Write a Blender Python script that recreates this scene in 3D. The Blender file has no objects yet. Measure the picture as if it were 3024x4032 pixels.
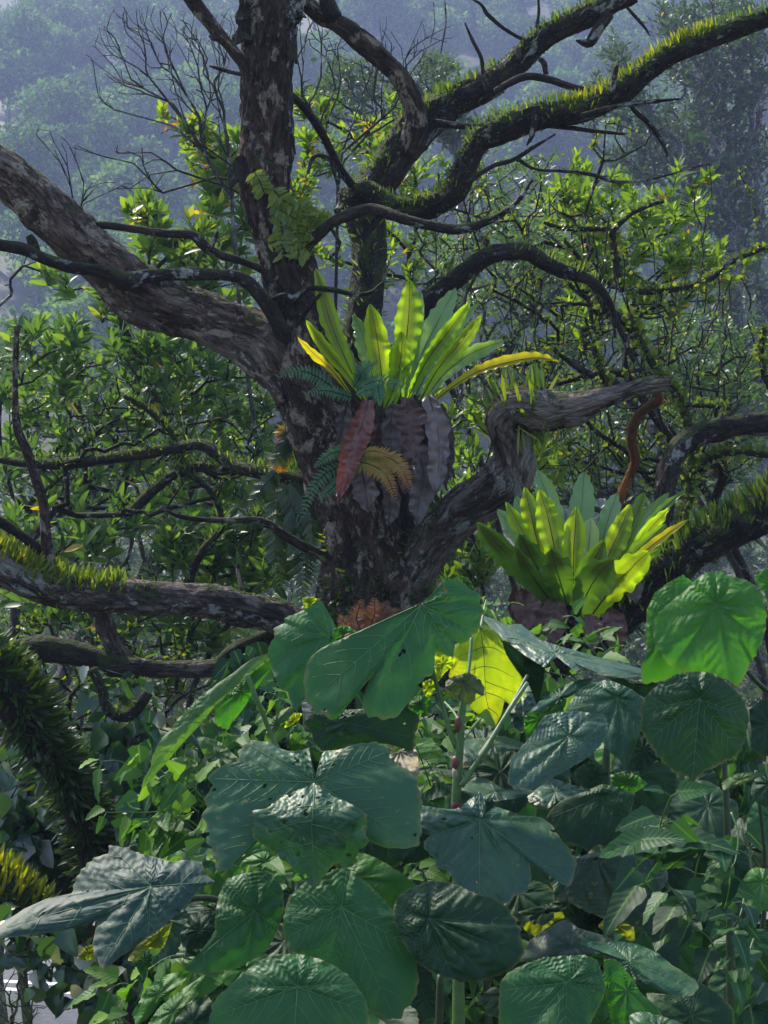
import bpy, math, random
import numpy as np
from mathutils import Vector
R = math.radians
rng = np.random.default_rng(7)
random.seed(7)
C = bpy.context.scene.collection
sc = bpy.context.scene

# ---------------------------------------------------------------- camera, sky, sun, exposure
FPX = 5540.0                       # focal length in photo pixels (photo is 3024 x 4032)
CAMZ = 7.0
cam = bpy.data.cameras.new("camera")
cam.sensor_fit = 'VERTICAL'; cam.sensor_height = 36.0; cam.lens = 36.0 * FPX / 4032.0
cam.clip_start = 0.05; cam.clip_end = 3000
cam.dof.use_dof = False
camo = bpy.data.objects.new("camera", cam); C.objects.link(camo)
camo.location = (0, 0, CAMZ); camo.rotation_euler = (R(90), 0, 0)
sc.camera = camo

SUN_ELEV = R(50)
SUN_AZ = R(-42)                    # measured from +Y (view direction) towards +X; the sun stands behind the trees on the left
world = bpy.data.worlds.new("World"); sc.world = world; world.use_nodes = True
nt = world.node_tree; nt.nodes.clear()
out = nt.nodes.new('ShaderNodeOutputWorld'); bg = nt.nodes.new('ShaderNodeBackground')
sky = nt.nodes.new('ShaderNodeTexSky'); sky.sky_type = 'NISHITA'; sky.sun_disc = False
sky.sun_elevation = SUN_ELEV; sky.sun_rotation = SUN_AZ; sky.air_density = 1.0; sky.dust_density = 1.0
bg.inputs['Strength'].default_value = 0.15
nt.links.new(sky.outputs[0], bg.inputs[0]); nt.links.new(bg.outputs[0], out.inputs[0])
sl = bpy.data.lights.new("sun", 'SUN'); sl.energy = 4.2; sl.angle = R(2.5); sl.color = (1.0, 0.93, 0.80)
so = bpy.data.objects.new("sun", sl); C.objects.link(so)
sd = Vector((math.sin(SUN_AZ) * math.cos(SUN_ELEV), math.cos(SUN_AZ) * math.cos(SUN_ELEV), math.sin(SUN_ELEV)))
so.rotation_euler = sd.to_track_quat('Z', 'Y').to_euler(); so.location = (-20, 40, 60)
sc.view_settings.view_transform = 'Standard'; sc.view_settings.look = 'None'
sc.view_settings.exposure = 1.42
sc.cycles.max_bounces = 7; sc.cycles.diffuse_bounces = 3; sc.cycles.glossy_bounces = 2
sc.cycles.transmission_bounces = 4; sc.cycles.volume_bounces = 1; sc.cycles.transparent_max_bounces = 4
sc.cycles.use_denoising = True
sc.cycles.caustics_reflective = False; sc.cycles.caustics_refractive = False

# ---------------------------------------------------------------- helpers
def P(px, py, d):
    """a point of the photo (3024x4032 pixels) at the distance d along the view"""
    px = np.asarray(px, float); py = np.asarray(py, float); d = np.asarray(d, float) + 0 * px
    return np.stack([(px - 1512) / FPX * d, d, CAMZ - (py - 2016) / FPX * d], -1)
def P1(px, py, d): return P(np.array([px]), np.array([py]), np.array([d]))[0]
TILES = {'1': (0, 0, 1512), '2': (1512, 0, 1512), '3': (0, 1344, 1512), '4': (1512, 1344, 1512), '5': (0, 2688, 1512),
         '6': (1512, 2688, 1512), 'A': (500, 2200, 800), 'B': (1100, 2200, 900), 'C': (1900, 2200, 1124), 'D': (700, 2800, 1000),
         'E': (1600, 3000, 900), 'F': (1100, 1000, 1150), 'G': (1850, 1800, 900), 'H': (0, 2500, 700), 'I': (0, 3500, 700),
         'W': (0, 0, 3024)}
def T(t, pts):
    """points read off an enlarged view of the photo -> photo pixels (3rd number, a width, is scaled too; the rest kept)"""
    x0, y0, w = TILES[t]; k = w / 1659.0; o = []
    for p in pts:
        q = [x0 + p[0] * k, y0 + p[1] * k]
        if len(p) > 2: q.append(p[2] * k)
        q += list(p[3:]); o.append(q)
    return o

def _h(i, j, k):
    n = (i * 374761393 + j * 668265263 + k * 2147483647 % 4294967291).astype(np.int64) & 0xffffffff
    n = ((n ^ (n >> 13)) * 1274126177) & 0xffffffff
    n = n ^ (n >> 16)
    return (n & 0xffff) / 65535.0
def vn(p):
    p = np.asarray(p, float); i = np.floor(p).astype(np.int64); f = p - i; f = f * f * (3 - 2 * f)
    x, y, z = i[..., 0], i[..., 1], i[..., 2]; fx, fy, fz = f[..., 0], f[..., 1], f[..., 2]
    r = 0
    for a in (0, 1):
        wa = fx if a else 1 - fx
        for b in (0, 1):
            wb = fy if b else 1 - fy
            for c in (0, 1):
                wc = fz if c else 1 - fz
                r = r + wa * wb * wc * _h(x + a, y + b, (z + c) * 7 + 3)
    return r * 2 - 1
def fbm(p, o=4):
    p = np.asarray(p, float); r = 0; a = 1; s = 0
    for k in range(o):
        r = r + a * vn(p * 2 ** k + 17.3 * k); s += a; a *= .5
    return r / s
def nrm(v): return v / (np.linalg.norm(v, axis=-1, keepdims=True) + 1e-12)

class MB:
    """collects geometry for ONE mesh object; c = per-vertex vector (texture coordinates), t = per-vertex tint"""
    def __init__(s): s.V = []; s.Q = []; s.Tr = []; s.c = []; s.t = []; s.n = 0; s.mq = []; s.mt = []
    def add(s, V, Q=None, Tr=None, c=None, t=None, m=0):
        V = np.asarray(V, float).reshape(-1, 3); k = len(V)
        s.V.append(V)
        if Q is not None and len(Q): Q = np.asarray(Q).reshape(-1, 4); s.Q.append(Q + s.n); s.mq.append(np.full(len(Q), m))
        if Tr is not None and len(Tr): Tr = np.asarray(Tr).reshape(-1, 3); s.Tr.append(Tr + s.n); s.mt.append(np.full(len(Tr), m))
        s.c.append(np.zeros((k, 3)) if c is None else np.asarray(c, float).reshape(-1, 3))
        s.t.append(np.zeros(k) if t is None else np.zeros(k) + np.asarray(t, float))
        s.n += k
        return s
    def build(s, name, mats, parent=None, off=None, smooth=True):
        me = bpy.data.meshes.new(name)
        if not isinstance(mats, (list, tuple)): mats = [mats]
        for m in mats: me.materials.append(m)
        if s.n:
            V = np.concatenate(s.V)
            if off is not None: V = V - np.asarray(off)
            me.vertices.add(len(V)); me.vertices.foreach_set('co', V.astype(np.float32).ravel())
            Q = np.concatenate(s.Q) if s.Q else np.zeros((0, 4), int)
            Tr = np.concatenate(s.Tr) if s.Tr else np.zeros((0, 3), int)
            me.loops.add(Q.size + Tr.size)
            me.loops.foreach_set('vertex_index', np.concatenate([Q.ravel(), Tr.ravel()]).astype(np.int32))
            me.polygons.add(len(Q) + len(Tr))
            st = np.concatenate([np.arange(len(Q)) * 4, Q.size + np.arange(len(Tr)) * 3]).astype(np.int32)
            me.polygons.foreach_set('loop_start', st)
            mi = np.concatenate([np.concatenate(s.mq) if s.mq else np.zeros(0), np.concatenate(s.mt) if s.mt else np.zeros(0)])
            me.polygons.foreach_set('material_index', mi.astype(np.int32))
            me.polygons.foreach_set('use_smooth', np.full(len(st), smooth))
            a = me.attributes.new('c', 'FLOAT_VECTOR', 'POINT'); a.data.foreach_set('vector', np.concatenate(s.c).astype(np.float32).ravel())
            a = me.attributes.new('t', 'FLOAT', 'POINT'); a.data.foreach_set('value', np.concatenate(s.t).astype(np.float32))
            me.update(calc_edges=True); me.validate()
        o = bpy.data.objects.new(name, me); C.objects.link(o)
        if parent is not None: o.parent = parent
        return o

def tag(o, label=None, cat=None, group=None, kind=None):
    if label: o['label'] = label
    if cat: o['category'] = cat
    if group: o['group'] = group
    if kind: o['kind'] = kind
    return o
class Thing:
    def __init__(s, name, label, cat, loc, group=None):
        s.o = bpy.data.objects.new(name, None); C.objects.link(s.o); s.loc = np.asarray(loc, float)
        s.o.location = tuple(s.loc); s.o.empty_display_size = .1
        tag(s.o, label, cat, group)
    def part(s, mb, name, mats, parent=None, label=None):
        o = mb.build(name, mats, parent or s.o, off=s.loc)
        if label: o['label'] = label
        return o
def solo(mb, name, mats, label, cat, group=None, kind=None):
    V = np.concatenate(mb.V); b = V.mean(0); b[2] = V[:, 2].min()
    o = mb.build(name, mats, None, off=b); o.location = tuple(b)
    return tag(o, label, cat, group, kind)
def copytree(o, parent=None):
    c = o.copy(); C.objects.link(c); c.parent = parent
    for ch in list(o.children): copytree(ch, c)
    return c

def crom(pts, n_per):
    p = np.asarray(pts, float)
    if len(p) < 3:
        u = np.linspace(0, 1, n_per * (len(p) - 1) + 1)[:, None]; return p[0] * (1 - u) + p[-1] * u
    q = np.vstack([2 * p[0] - p[1], p, 2 * p[-1] - p[-2]]); o = []
    for i in range(1, len(q) - 2):
        u = np.linspace(0, 1, n_per, endpoint=False)[:, None]
        a, b, c, d = q[i - 1], q[i], q[i + 1], q[i + 2]
        o.append(.5 * (2 * b + (c - a) * u + (2 * a - 5 * b + 4 * c - d) * u ** 2 + (3 * b - a - 3 * c + d) * u ** 3))
    o.append(p[-1:]); return np.vstack(o)
def resample(p, step):
    L = np.concatenate([[0], np.cumsum(np.linalg.norm(np.diff(p[:, :3], axis=0), axis=1))])
    n = max(3, int(L[-1] / step) + 1); s = np.linspace(0, L[-1], n)
    return np.stack([np.interp(s, L, p[:, k]) for k in range(p.shape[1])], 1), s
def frames(p):
    t = np.gradient(p, axis=0); t = nrm(t); n = np.zeros_like(p)
    a = np.array([0, -1.0, 0]) if abs(t[0][1]) < .8 else np.array([1.0, 0, 0])
    n0 = a - t[0] * a.dot(t[0]); n[0] = n0 / np.linalg.norm(n0)
    for i in range(1, len(p)):
        v = n[i - 1] - t[i] * n[i - 1].dot(t[i]); n[i] = v / (np.linalg.norm(v) + 1e-12)
    return t, n, np.cross(t, n)
def tube(mb, pts, k=8, step=None, rough=0.0, freq=14.0, ridge=0.0, tint=0.0, cap=True, ragged=0.0, seed=0.0, m=0):
    """pts: rows x,y,z,r. returns centre line, radii, frames"""
    p = np.asarray(pts, float)
    if step: p = crom(p, 10); p, s = resample(p, step)
    else: s = np.concatenate([[0], np.cumsum(np.linalg.norm(np.diff(p[:, :3], axis=0), axis=1))])
    c, r = p[:, :3], np.maximum(p[:, 3], 1e-4)
    t, n, b = frames(c); a = np.arange(k) / k * 2 * np.pi
    dirs = np.cos(a)[None, :, None] * n[:, None] + np.sin(a)[None, :, None] * b[:, None]
    bk = np.stack([np.cos(a)[None] * r[:, None], np.sin(a)[None] * r[:, None], np.broadcast_to(s[:, None], (len(s), k))], -1) + seed
    rr = np.broadcast_to(r[:, None], (len(s), k)).copy()
    if rough: rr += r[:, None] * rough * .7 * fbm(bk * np.array([4.5, 4.5, 3.0]) + 31, 2)
    if rough: rr += r[:, None] * rough * fbm(bk * np.array([freq, freq, freq * .4]), 3)
    if ridge: rr += ridge * (1 - 2.2 * np.abs(fbm(bk * np.array([42, 42, 11.0]) + 5, 3)))
    if ragged:
        sh = ragged * fbm(np.stack([np.cos(a) * 2, np.sin(a) * 2, a * 0 + seed], -1) * 3, 3)
        c2 = c[:, None] + dirs * rr[..., None]; c2[-1] += t[-1] * sh[:, None] * 1.0; c2[-2] += t[-2] * sh[:, None] * .5
        V = c2
    else: V = c[:, None] + dirs * rr[..., None]
    N = len(s); i = np.arange(N - 1)[:, None] * k; j = np.arange(k)[None]; j2 = (j + 1) % k
    Q = np.stack([i + j, i + j2, i + k + j2, i + k + j], -1).reshape(-1, 4)
    V = V.reshape(-1, 3); cc = bk.reshape(-1, 3); Tr = []
    if cap:
        V = np.vstack([V, c[-1:] + (t[-1] * r[-1] * .3), c[:1]]); cc = np.vstack([cc, cc[-1:], cc[:1]])
        e = len(V) - 2; jj = np.arange(k)
        Tr = np.concatenate([np.stack([(N - 1) * k + jj, (N - 1) * k + (jj + 1) % k, np.full(k, e)], -1),
                             np.stack([jj, np.full(k, e + 1), (jj + 1) % k], -1)])
    mb.add(V, Q, Tr, cc, tint, m)
    return c, r, t, n, b
def ptube(mb, pts, depth, k=10, step=.04, **kw):
    """tube from photo points (x, y, width) with depth a number or a list of numbers"""
    pts = np.asarray(pts, float); d = np.interp(np.linspace(0, 1, len(pts)), np.linspace(0, 1, np.size(depth)), np.atleast_1d(depth)) if np.size(depth) > 1 else np.full(len(pts), float(np.ravel(depth)[0]))
    q = P(pts[:, 0], pts[:, 1], d)
    return tube(mb, np.column_stack([q, pts[:, 2] / 2 / FPX * d]), k=k, step=step, **kw)

# leaf templates: length 1 along +Y, width along X, upper side +Z
def leaf_tpl(w=.3, seg=5, fold=.25, curl=.25, prof='oval', lift=0.0, nx=1, wave=0.0):
    v = np.linspace(0, 1, seg + 1)
    if prof == 'oval': h = np.sin(np.pi * v ** .85) ** .75
    elif prof == 'tip': h = np.sin(np.pi * v ** .55) ** 1.0 * (1 - v * .25)
    elif prof == 'strap': h = np.minimum(1, 6 * v + .25) * np.sqrt(np.maximum(0, 1 - v ** 5))
    elif prof == 'obov': h = np.sin(np.pi * v ** 1.25) ** .7
    elif prof == 'heart': h = np.clip(np.sqrt(np.maximum(v, 0) * 9 + .25), 0, 1) * (1 - v) ** .62 * 1.12
    h = np.maximum(h, .02) * w * .5
    u = np.linspace(-1, 1, 2 * nx + 1)
    X = h[:, None] * u[None]; Y = np.broadcast_to(v[:, None], X.shape).copy()
    Z = np.abs(X) * fold - curl * (v[:, None] ** 2) * .6 + lift + wave * np.sin(v[:, None] * 19) * (u[None] ** 2) * w
    V = np.stack([X, Y, Z + 0 * X], -1); c = np.stack([np.broadcast_to(u[None], X.shape), Y, 0 * X], -1)
    nxx = len(u); i = np.arange(seg)[:, None] * nxx; j = np.arange(nxx - 1)[None]
    Q = np.stack([i + j, i + j + 1, i + nxx + j + 1, i + nxx + j], -1).reshape(-1, 4)
    return V.reshape(-1, 3), Q, c.reshape(-1, 3)
def scatter(mb, tpl, pos, dirv, up, size, tint=None, width=None, m=0):
    V, Q, c = tpl; n = len(pos)
    if n == 0: return
    y = nrm(np.asarray(dirv, float)); up = np.broadcast_to(np.asarray(up, float), y.shape)
    x = nrm(np.cross(y, up)); z = np.cross(x, y)
    size = np.zeros(n) + size; width = np.ones(n) if width is None else width
    W = (V[None, :, 0, None] * x[:, None] * width[:, None, None] + V[None, :, 1, None] * y[:, None] + V[None, :, 2, None] * z[:, None]) * size[:, None, None] + np.asarray(pos)[:, None]
    k = len(V); QQ = (Q[None] + (np.arange(n) * k)[:, None, None]).reshape(-1, 4)
    t = rng.random(n) if tint is None else np.zeros(n) + tint
    mb.add(W.reshape(-1, 3), QQ, None, np.tile(c, (n, 1)), np.repeat(t, k), m)
def rdir(n, up=0.0, spread=1.0):
    v = rng.normal(size=(n, 3)) * spread; v[:, 2] += up; return nrm(v)

# ---------------------------------------------------------------- materials
MAT = {}
def _mat(name):
    m = bpy.data.materials.new(name); m.use_nodes = True; nt = m.node_tree; nt.nodes.clear(); MAT[name] = m
    return m, nt, nt.nodes, nt.links
def N(nt, typ, **kw):
    n = nt.nodes.new(typ)
    for k, v in kw.items():
        if k == 'inp':
            for a, b in v.items(): n.inputs[a].default_value = b
        else: setattr(n, k, v)
    return n
def ramp(nt, fac, stops, interp='LINEAR'):
    n = nt.nodes.new('ShaderNodeValToRGB'); n.color_ramp.interpolation = interp; e = n.color_ramp.elements
    while len(e) < len(stops): e.new(.5)
    for k, (p, c) in enumerate(stops):
        e[k].position = p; e[k].color = (*c, 1) if len(c) == 3 else c
    nt.links.new(fac, n.inputs[0]); return n
def mixc(nt, fac, a, b, mode='MIX'):
    n = nt.nodes.new('ShaderNodeMix'); n.data_type = 'RGBA'; n.blend_type = mode
    for sock, v in ((n.inputs[0], fac), (n.inputs[6], a), (n.inputs[7], b)):
        if hasattr(v, 'links'): nt.links.new(v, sock)
        elif isinstance(v, (int, float)): sock.default_value = v
        else: sock.default_value = (*v, 1) if len(v) == 3 else v
    return n.outputs[2]
def mth(nt, op, a, b=0.0, c=None, clamp=False):
    n = nt.nodes.new('ShaderNodeMath'); n.operation = op; n.use_clamp = clamp
    for k, v in enumerate((a, b) if c is None else (a, b, c)):
        if hasattr(v, 'links'): nt.links.new(v, n.inputs[k])
        else: n.inputs[k].default_value = v
    return n.outputs[0]
def attr(nt, name): n = nt.nodes.new('ShaderNodeAttribute'); n.attribute_name = name; return n
def mapped(nt, vec, scale, loc=(0, 0, 0)):
    n = nt.nodes.new('ShaderNodeMapping'); n.inputs['Scale'].default_value = scale; n.inputs['Location'].default_value = loc
    nt.links.new(vec, n.inputs[0]); return n.outputs[0]
def noise(nt, vec, scale, detail=4, rough=.55, dist=0.0):
    n = N(nt, 'ShaderNodeTexNoise'); n.inputs['Scale'].default_value = scale; n.inputs['Detail'].default_value = detail
    n.inputs['Roughness'].default_value = rough; n.inputs['Distortion'].default_value = dist
    nt.links.new(vec, n.inputs['Vector']); return n.outputs[0]

def bark(name, dark, light, lichen=(.34, .33, .30), lich=.5, moss=0.0, mosscol=(.038, .05, .010), wood=0.0, crack=1.0, patch=.6):
    m, nt, nd, ln = _mat(name)
    a = attr(nt, 'c').outputs['Vector']
    st = mapped(nt, a, (30, 30, 7)); n1 = noise(nt, st, 1.0, 6, .65, .6)
    base = ramp(nt, n1, [(.38, dark), (.62, light)]).outputs[0]
    vo = N(nt, 'ShaderNodeTexVoronoi', feature='DISTANCE_TO_EDGE'); dn = N(nt, 'ShaderNodeTexNoise'); dn.inputs['Scale'].default_value = 1.0; dn.inputs['Detail'].default_value = 5; ln.new(mapped(nt, a, (26, 26, 9)), dn.inputs['Vector'])
    dv = N(nt, 'ShaderNodeVectorMath', operation='MULTIPLY_ADD'); ln.new(dn.outputs['Color'], dv.inputs[0]); dv.inputs[1].default_value = (2.6, 2.6, 3.2); ln.new(mapped(nt, a, (30, 30, 9)), dv.inputs[2]); ln.new(dv.outputs[0], vo.inputs['Vector']); vo.inputs['Scale'].default_value = 1.0
    ck = ramp(nt, vo.outputs[0], [(.0, (0, 0, 0)), (.22, (1, 1, 1))]).outputs[0]
    base = mixc(nt, mth(nt, 'MULTIPLY', mth(nt, 'MULTIPLY', mth(nt, 'SUBTRACT', 1.0, ck), .8 * crack), ramp(nt, noise(nt, mapped(nt, a, (6, 6, 3), (5, 5, 5)), 1.0, 4), [(.35, (0, 0, 0)), (.6, (1, 1, 1))]).outputs[0]), base, tuple(x * .25 for x in dark))
    pn = noise(nt, mapped(nt, a, (4.5, 4.5, 2.6), (8, 2, 4)), 1.0, 5, .62, .5)
    base = mixc(nt, mth(nt, 'MULTIPLY', ramp(nt, pn, [(.46, (0, 0, 0)), (.56, (1, 1, 1))]).outputs[0], patch), base, tuple(x * .45 for x in dark))
    if lich > 0:
        n2 = noise(nt, mapped(nt, a, (9, 9, 5), (3, 1, 7)), 1.0, 7, .72, .4)
        lm = ramp(nt, n2, [(.62 - .2 * lich, (0, 0, 0)), (.65 - .18 * lich, (1, 1, 1))]).outputs[0]
        n3 = noise(nt, a, 70, 3, .6)
        lc = mixc(nt, n3, tuple(x * .55 for x in lichen), tuple(min(1, x * 1.3) for x in lichen))
        base = mixc(nt, mth(nt, 'MULTIPLY', lm, .85), base, lc)
    if wood > 0:
        n5 = noise(nt, mapped(nt, a, (5, 5, 1.6), (9, 4, 1)), 1.0, 4, .6)
        wm = ramp(nt, n5, [(.62 - .25 * wood, (0, 0, 0)), (.68 - .25 * wood, (1, 1, 1))]).outputs[0]
        wc = ramp(nt, noise(nt, mapped(nt, a, (60, 60, 4)), 1.0, 4, .6, .3), [(.3, (.10, .065, .05)), (.7, (.30, .23, .20))]).outputs[0]
        base = mixc(nt, wm, base, wc)
    if moss > 0:
        g = N(nt, 'ShaderNodeNewGeometry'); sx = N(nt, 'ShaderNodeSeparateXYZ'); ln.new(g.outputs['Normal'], sx.inputs[0])
        n4 = noise(nt, a, 11, 5, .65)
        f = mth(nt, 'ADD', mth(nt, 'MULTIPLY', sx.outputs[2], .22), n4)
        mm = ramp(nt, f, [(.66 - .3 * moss, (0, 0, 0)), (.74 - .3 * moss, (1, 1, 1))]).outputs[0]
        mc = mixc(nt, noise(nt, a, 60, 2), tuple(x * .5 for x in mosscol), tuple(x * 1.6 for x in mosscol))
        base = mixc(nt, mth(nt, 'MULTIPLY', mm, .9), base, mc)
    bs = N(nt, 'ShaderNodeBsdfPrincipled'); ln.new(base, bs.inputs['Base Color']); bs.inputs['Roughness'].default_value = .85
    bs.inputs['Specular IOR Level'].default_value = .25
    h = mth(nt, 'ADD', mth(nt, 'MULTIPLY', n1, 1.0), mth(nt, 'MULTIPLY', ck, .35 * crack))
    h = mth(nt, 'ADD', h, mth(nt, 'MULTIPLY', noise(nt, mapped(nt, a, (110, 110, 30)), 1.0, 4, .7), .5))
    bp = N(nt, 'ShaderNodeBump'); bp.inputs['Strength'].default_value = 1.0; bp.inputs['Distance'].default_value = .035
    ln.new(h, bp.inputs['Height']); ln.new(bp.outputs[0], bs.inputs['Normal'])
    o = N(nt, 'ShaderNodeOutputMaterial'); ln.new(bs.outputs[0], o.inputs[0]); return m
def leafm(name, stops, trans=.4, tcol=None, rough=.42, spec=.45, rib=0.0, ribcol=(.5, .6, .2), bump=0.0, back=None, tipcol=None, spots=0.0, coat=0.0, blotch=0.0, edge=0.0):
    """stops: colours over the per-leaf tint; c = (u across, v along, 0)"""
    m, nt, nd, ln = _mat(name)
    t = attr(nt, 't').outputs['Fac']; a = attr(nt, 'c').outputs['Vector']
    geo = N(nt, 'ShaderNodeNewGeometry')
    col = ramp(nt, t, stops).outputs[0]
    ns = noise(nt, geo.outputs['Position'], 9.0, 3)
    col = mixc(nt, mth(nt, 'MULTIPLY', ns, .45), col, mixc(nt, 1.0, col, (.45, .55, .5), 'MULTIPLY'))
    sx = N(nt, 'ShaderNodeSeparateXYZ'); ln.new(a, sx.inputs[0])
    if tipcol:
        f = ramp(nt, mth(nt, 'ADD', sx.outputs[1], mth(nt, 'MULTIPLY', ns, .4)), [(.55, (0, 0, 0)), (1.15, (1, 1, 1))]).outputs[0]
        col = mixc(nt, f, col, tipcol)
    if rib > 0:
        f = ramp(nt, mth(nt, 'ABSOLUTE', sx.outputs[0]), [(.04, (1, 1, 1)), (.14, (0, 0, 0))]).outputs[0]
        col = mixc(nt, mth(nt, 'MULTIPLY', f, rib), col, ribcol)
    if spots > 0:
        n6 = noise(nt, geo.outputs['Position'], 38.0, 4, .6)
        f = ramp(nt, n6, [(.70 - .1 * spots, (0, 0, 0)), (.735 - .1 * spots, (1, 1, 1))]).outputs[0]
        col = mixc(nt, mth(nt, 'MULTIPLY', f, .7), col, (.16, .13, .03))
    if blotch:
        f = ramp(nt, noise(nt, geo.outputs['Position'], 14.0, 5, .65), [(.5, (0, 0, 0)), (.72, (1, 1, 1))]).outputs[0]
        col = mixc(nt, mth(nt, 'MULTIPLY', f, blotch), col, mixc(nt, 1.0, col, (2.6, 1.9, .9), 'MULTIPLY'))
    if edge:
        f = mth(nt, 'MULTIPLY', mth(nt, 'SUBTRACT', mth(nt, 'ADD', sx.outputs[2], mth(nt, 'MULTIPLY', noise(nt, geo.outputs['Position'], 30.0, 3), .12)), 1.02), 14.0, clamp=True)
        col = mixc(nt, mth(nt, 'MULTIPLY', f, edge), col, (.16, .12, .03))
    if back: col = mixc(nt, geo.outputs['Backfacing'], col, mixc(nt, .75, col, back))
    bs = N(nt, 'ShaderNodeBsdfPrincipled'); ln.new(col, bs.inputs['Base Color']); bs.inputs['Roughness'].default_value = rough
    bs.inputs['Specular IOR Level'].default_value = spec
    if coat: bs.inputs['Coat Weight'].default_value = coat; bs.inputs['Coat Roughness'].default_value = .3
    o = N(nt, 'ShaderNodeOutputMaterial'); res = bs.outputs[0]
    if bump:
        vt = N(nt, 'ShaderNodeTexVoronoi', feature='DISTANCE_TO_EDGE'); vt.inputs['Scale'].default_value = 95.0; ln.new(geo.outputs['Position'], vt.inputs['Vector'])
        hn = mth(nt, 'ADD', mth(nt, 'ADD', noise(nt, geo.outputs['Position'], 45.0, 3), mth(nt, 'MULTIPLY', noise(nt, geo.outputs['Position'], 220.0, 2), .10)), mth(nt, 'MULTIPLY', ramp(nt, vt.outputs[0], [(0, (0, 0, 0)), (.12, (1, 1, 1))]).outputs[0], .12))
        bp = N(nt, 'ShaderNodeBump'); bp.inputs['Strength'].default_value = bump; bp.inputs['Distance'].default_value = .004
        ln.new(hn, bp.inputs['Height']); ln.new(bp.outputs[0], bs.inputs['Normal'])
    if trans:
        tr = N(nt, 'ShaderNodeBsdfTranslucent')
        ln.new(mixc(nt, 1.0, col, tcol or (1.7, 1.8, .6), 'MULTIPLY'), tr.inputs[0])
        mx = N(nt, 'ShaderNodeMixShader'); mx.inputs[0].default_value = trans; ln.new(bs.outputs[0], mx.inputs[1]); ln.new(tr.outputs[0], mx.inputs[2]); res = mx.outputs[0]
    ln.new(res, o.inputs[0]); return m
def plain(name, c1, c2, scale=8.0, rough=.8, bump=.3):
    m, nt, nd, ln = _mat(name); g = N(nt, 'ShaderNodeNewGeometry')
    n = noise(nt, g.outputs['Position'], scale, 6, .6); col = ramp(nt, n, [(.35, c1), (.65, c2)]).outputs[0]
    bs = N(nt, 'ShaderNodeBsdfPrincipled'); ln.new(col, bs.inputs['Base Color']); bs.inputs['Roughness'].default_value = rough
    bp = N(nt, 'ShaderNodeBump'); bp.inputs['Strength'].default_value = bump; bp.inputs['Distance'].default_value = .02
    ln.new(n, bp.inputs['Height']); ln.new(bp.outputs[0], bs.inputs['Normal'])
    o = N(nt, 'ShaderNodeOutputMaterial'); ln.new(bs.outputs[0], o.inputs[0]); return m

# ---------------------------------------------------------------- branching growth from a base to many tips
def grow(mb, base, tips, r_tip=.004, expo=.42, k=5, wig=.10, trunk=None, alpha=.35, rmax=.2, kmin=4, tint=0.0):
    """trunk: optional list of points the growth starts from. returns direction of each tip"""
    base = np.asarray(base, float); tips = np.asarray(tips, float)
    start = [base] if trunk is None else [np.asarray(q, float) for q in trunk]
    pos = np.zeros((len(tips) * 7 + len(start) + 8, 3)); par = np.full(len(pos), -1); plen = np.zeros(len(pos)); cnt = np.zeros(len(pos)); n = 0
    for i, q in enumerate(start):
        pos[n] = q; par[n] = n - 1; plen[n] = 0 if i == 0 else plen[n - 1] + np.linalg.norm(q - pos[n - 1]); n += 1
    chains = [list(range(n))] if n > 1 else []
    order = np.argsort(np.linalg.norm(tips - start[-1], axis=1)); td = np.zeros_like(tips)
    for ti in order:
        q = tips[ti]; d = np.linalg.norm(pos[:n] - q, axis=1); j = int(np.argmin(d + alpha * plen[:n])); L = d[j]
        ns = int(min(6, max(2, L / .25)))
        back = pos[j] - pos[par[j]] if par[j] >= 0 else np.array([0, 0, 1.0])
        back = back / (np.linalg.norm(back) + 1e-9); ctrl = pos[j] + back * L * .35 + np.array([0, 0, L * .06])
        ch = [j]; off = rng.normal(size=3) * wig * L
        for s in range(1, ns + 1):
            u = s / ns; pt = (1 - u) ** 2 * pos[j] + 2 * u * (1 - u) * ctrl + u * u * q + off * math.sin(math.pi * u) * (1 if s < ns else 0) + (rng.normal(size=3) * wig * .25 * L / ns if s < ns else 0)
            pos[n] = pt; par[n] = ch[-1]; plen[n] = plen[ch[-1]] + L / ns; ch.append(n); n += 1
        td[ti] = nrm(pos[n - 1] - pos[par[n - 1]]); chains.append(ch)
        a = n - 1
        while a >= 0: cnt[a] += 1; a = par[a]
    rad = np.minimum(r_tip * np.maximum(cnt, 1) ** expo, rmax)
    for ch in chains:
        r = rad[ch].copy()
        if len(chains) and ch[0] != 0 and len(ch) > 1: r[0] = min(r[0], r[1] * 1.3)
        kk = k if r.max() > r_tip * 3 else kmin
        tube(mb, np.column_stack([pos[ch], r]), k=kk, cap=False, tint=tint)
    return td, pos[:n], par[:n], rad[:n]

# ================================================================ MATERIAL SET
M_bark = bark('bark', (.022, .013, .009), (.125, .072, .050), lich=.42, moss=.2, lichen=(.32, .25, .19))
M_bark_dark = bark('dark_bark', (.018, .012, .010), (.075, .048, .038), lich=.25, moss=.25)
M_bark_moss = bark('mossy_bark', (.016, .012, .009), (.06, .042, .03), lich=.15, moss=.5)
M_bark_pale = bark('pale_bark', (.055, .033, .026), (.25, .165, .135), lich=.42, wood=.45, moss=.12, lichen=(.38, .30, .245))
M_wood = bark('weathered_wood', (.04, .026, .021), (.20, .135, .112), lich=.4, wood=.5, moss=.15)
M_twig = bark('twig_bark', (.03, .022, .018), (.12, .095, .08), lich=.35, moss=.2)
M_twig_pale = bark('pale_twig_bark', (.07, .055, .05), (.22, .19, .17), lich=.45)
M_orange = bark('orange_hairy_bark', (.06, .022, .006), (.34, .11, .02), lich=0, moss=.15, crack=.5)
M_hill = leafm('far_foliage', [(0, (.018, .05, .018)), (.5, (.06, .125, .038)), (1, (.16, .25, .075))], trans=.4, rough=.8, spec=.08)
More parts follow.
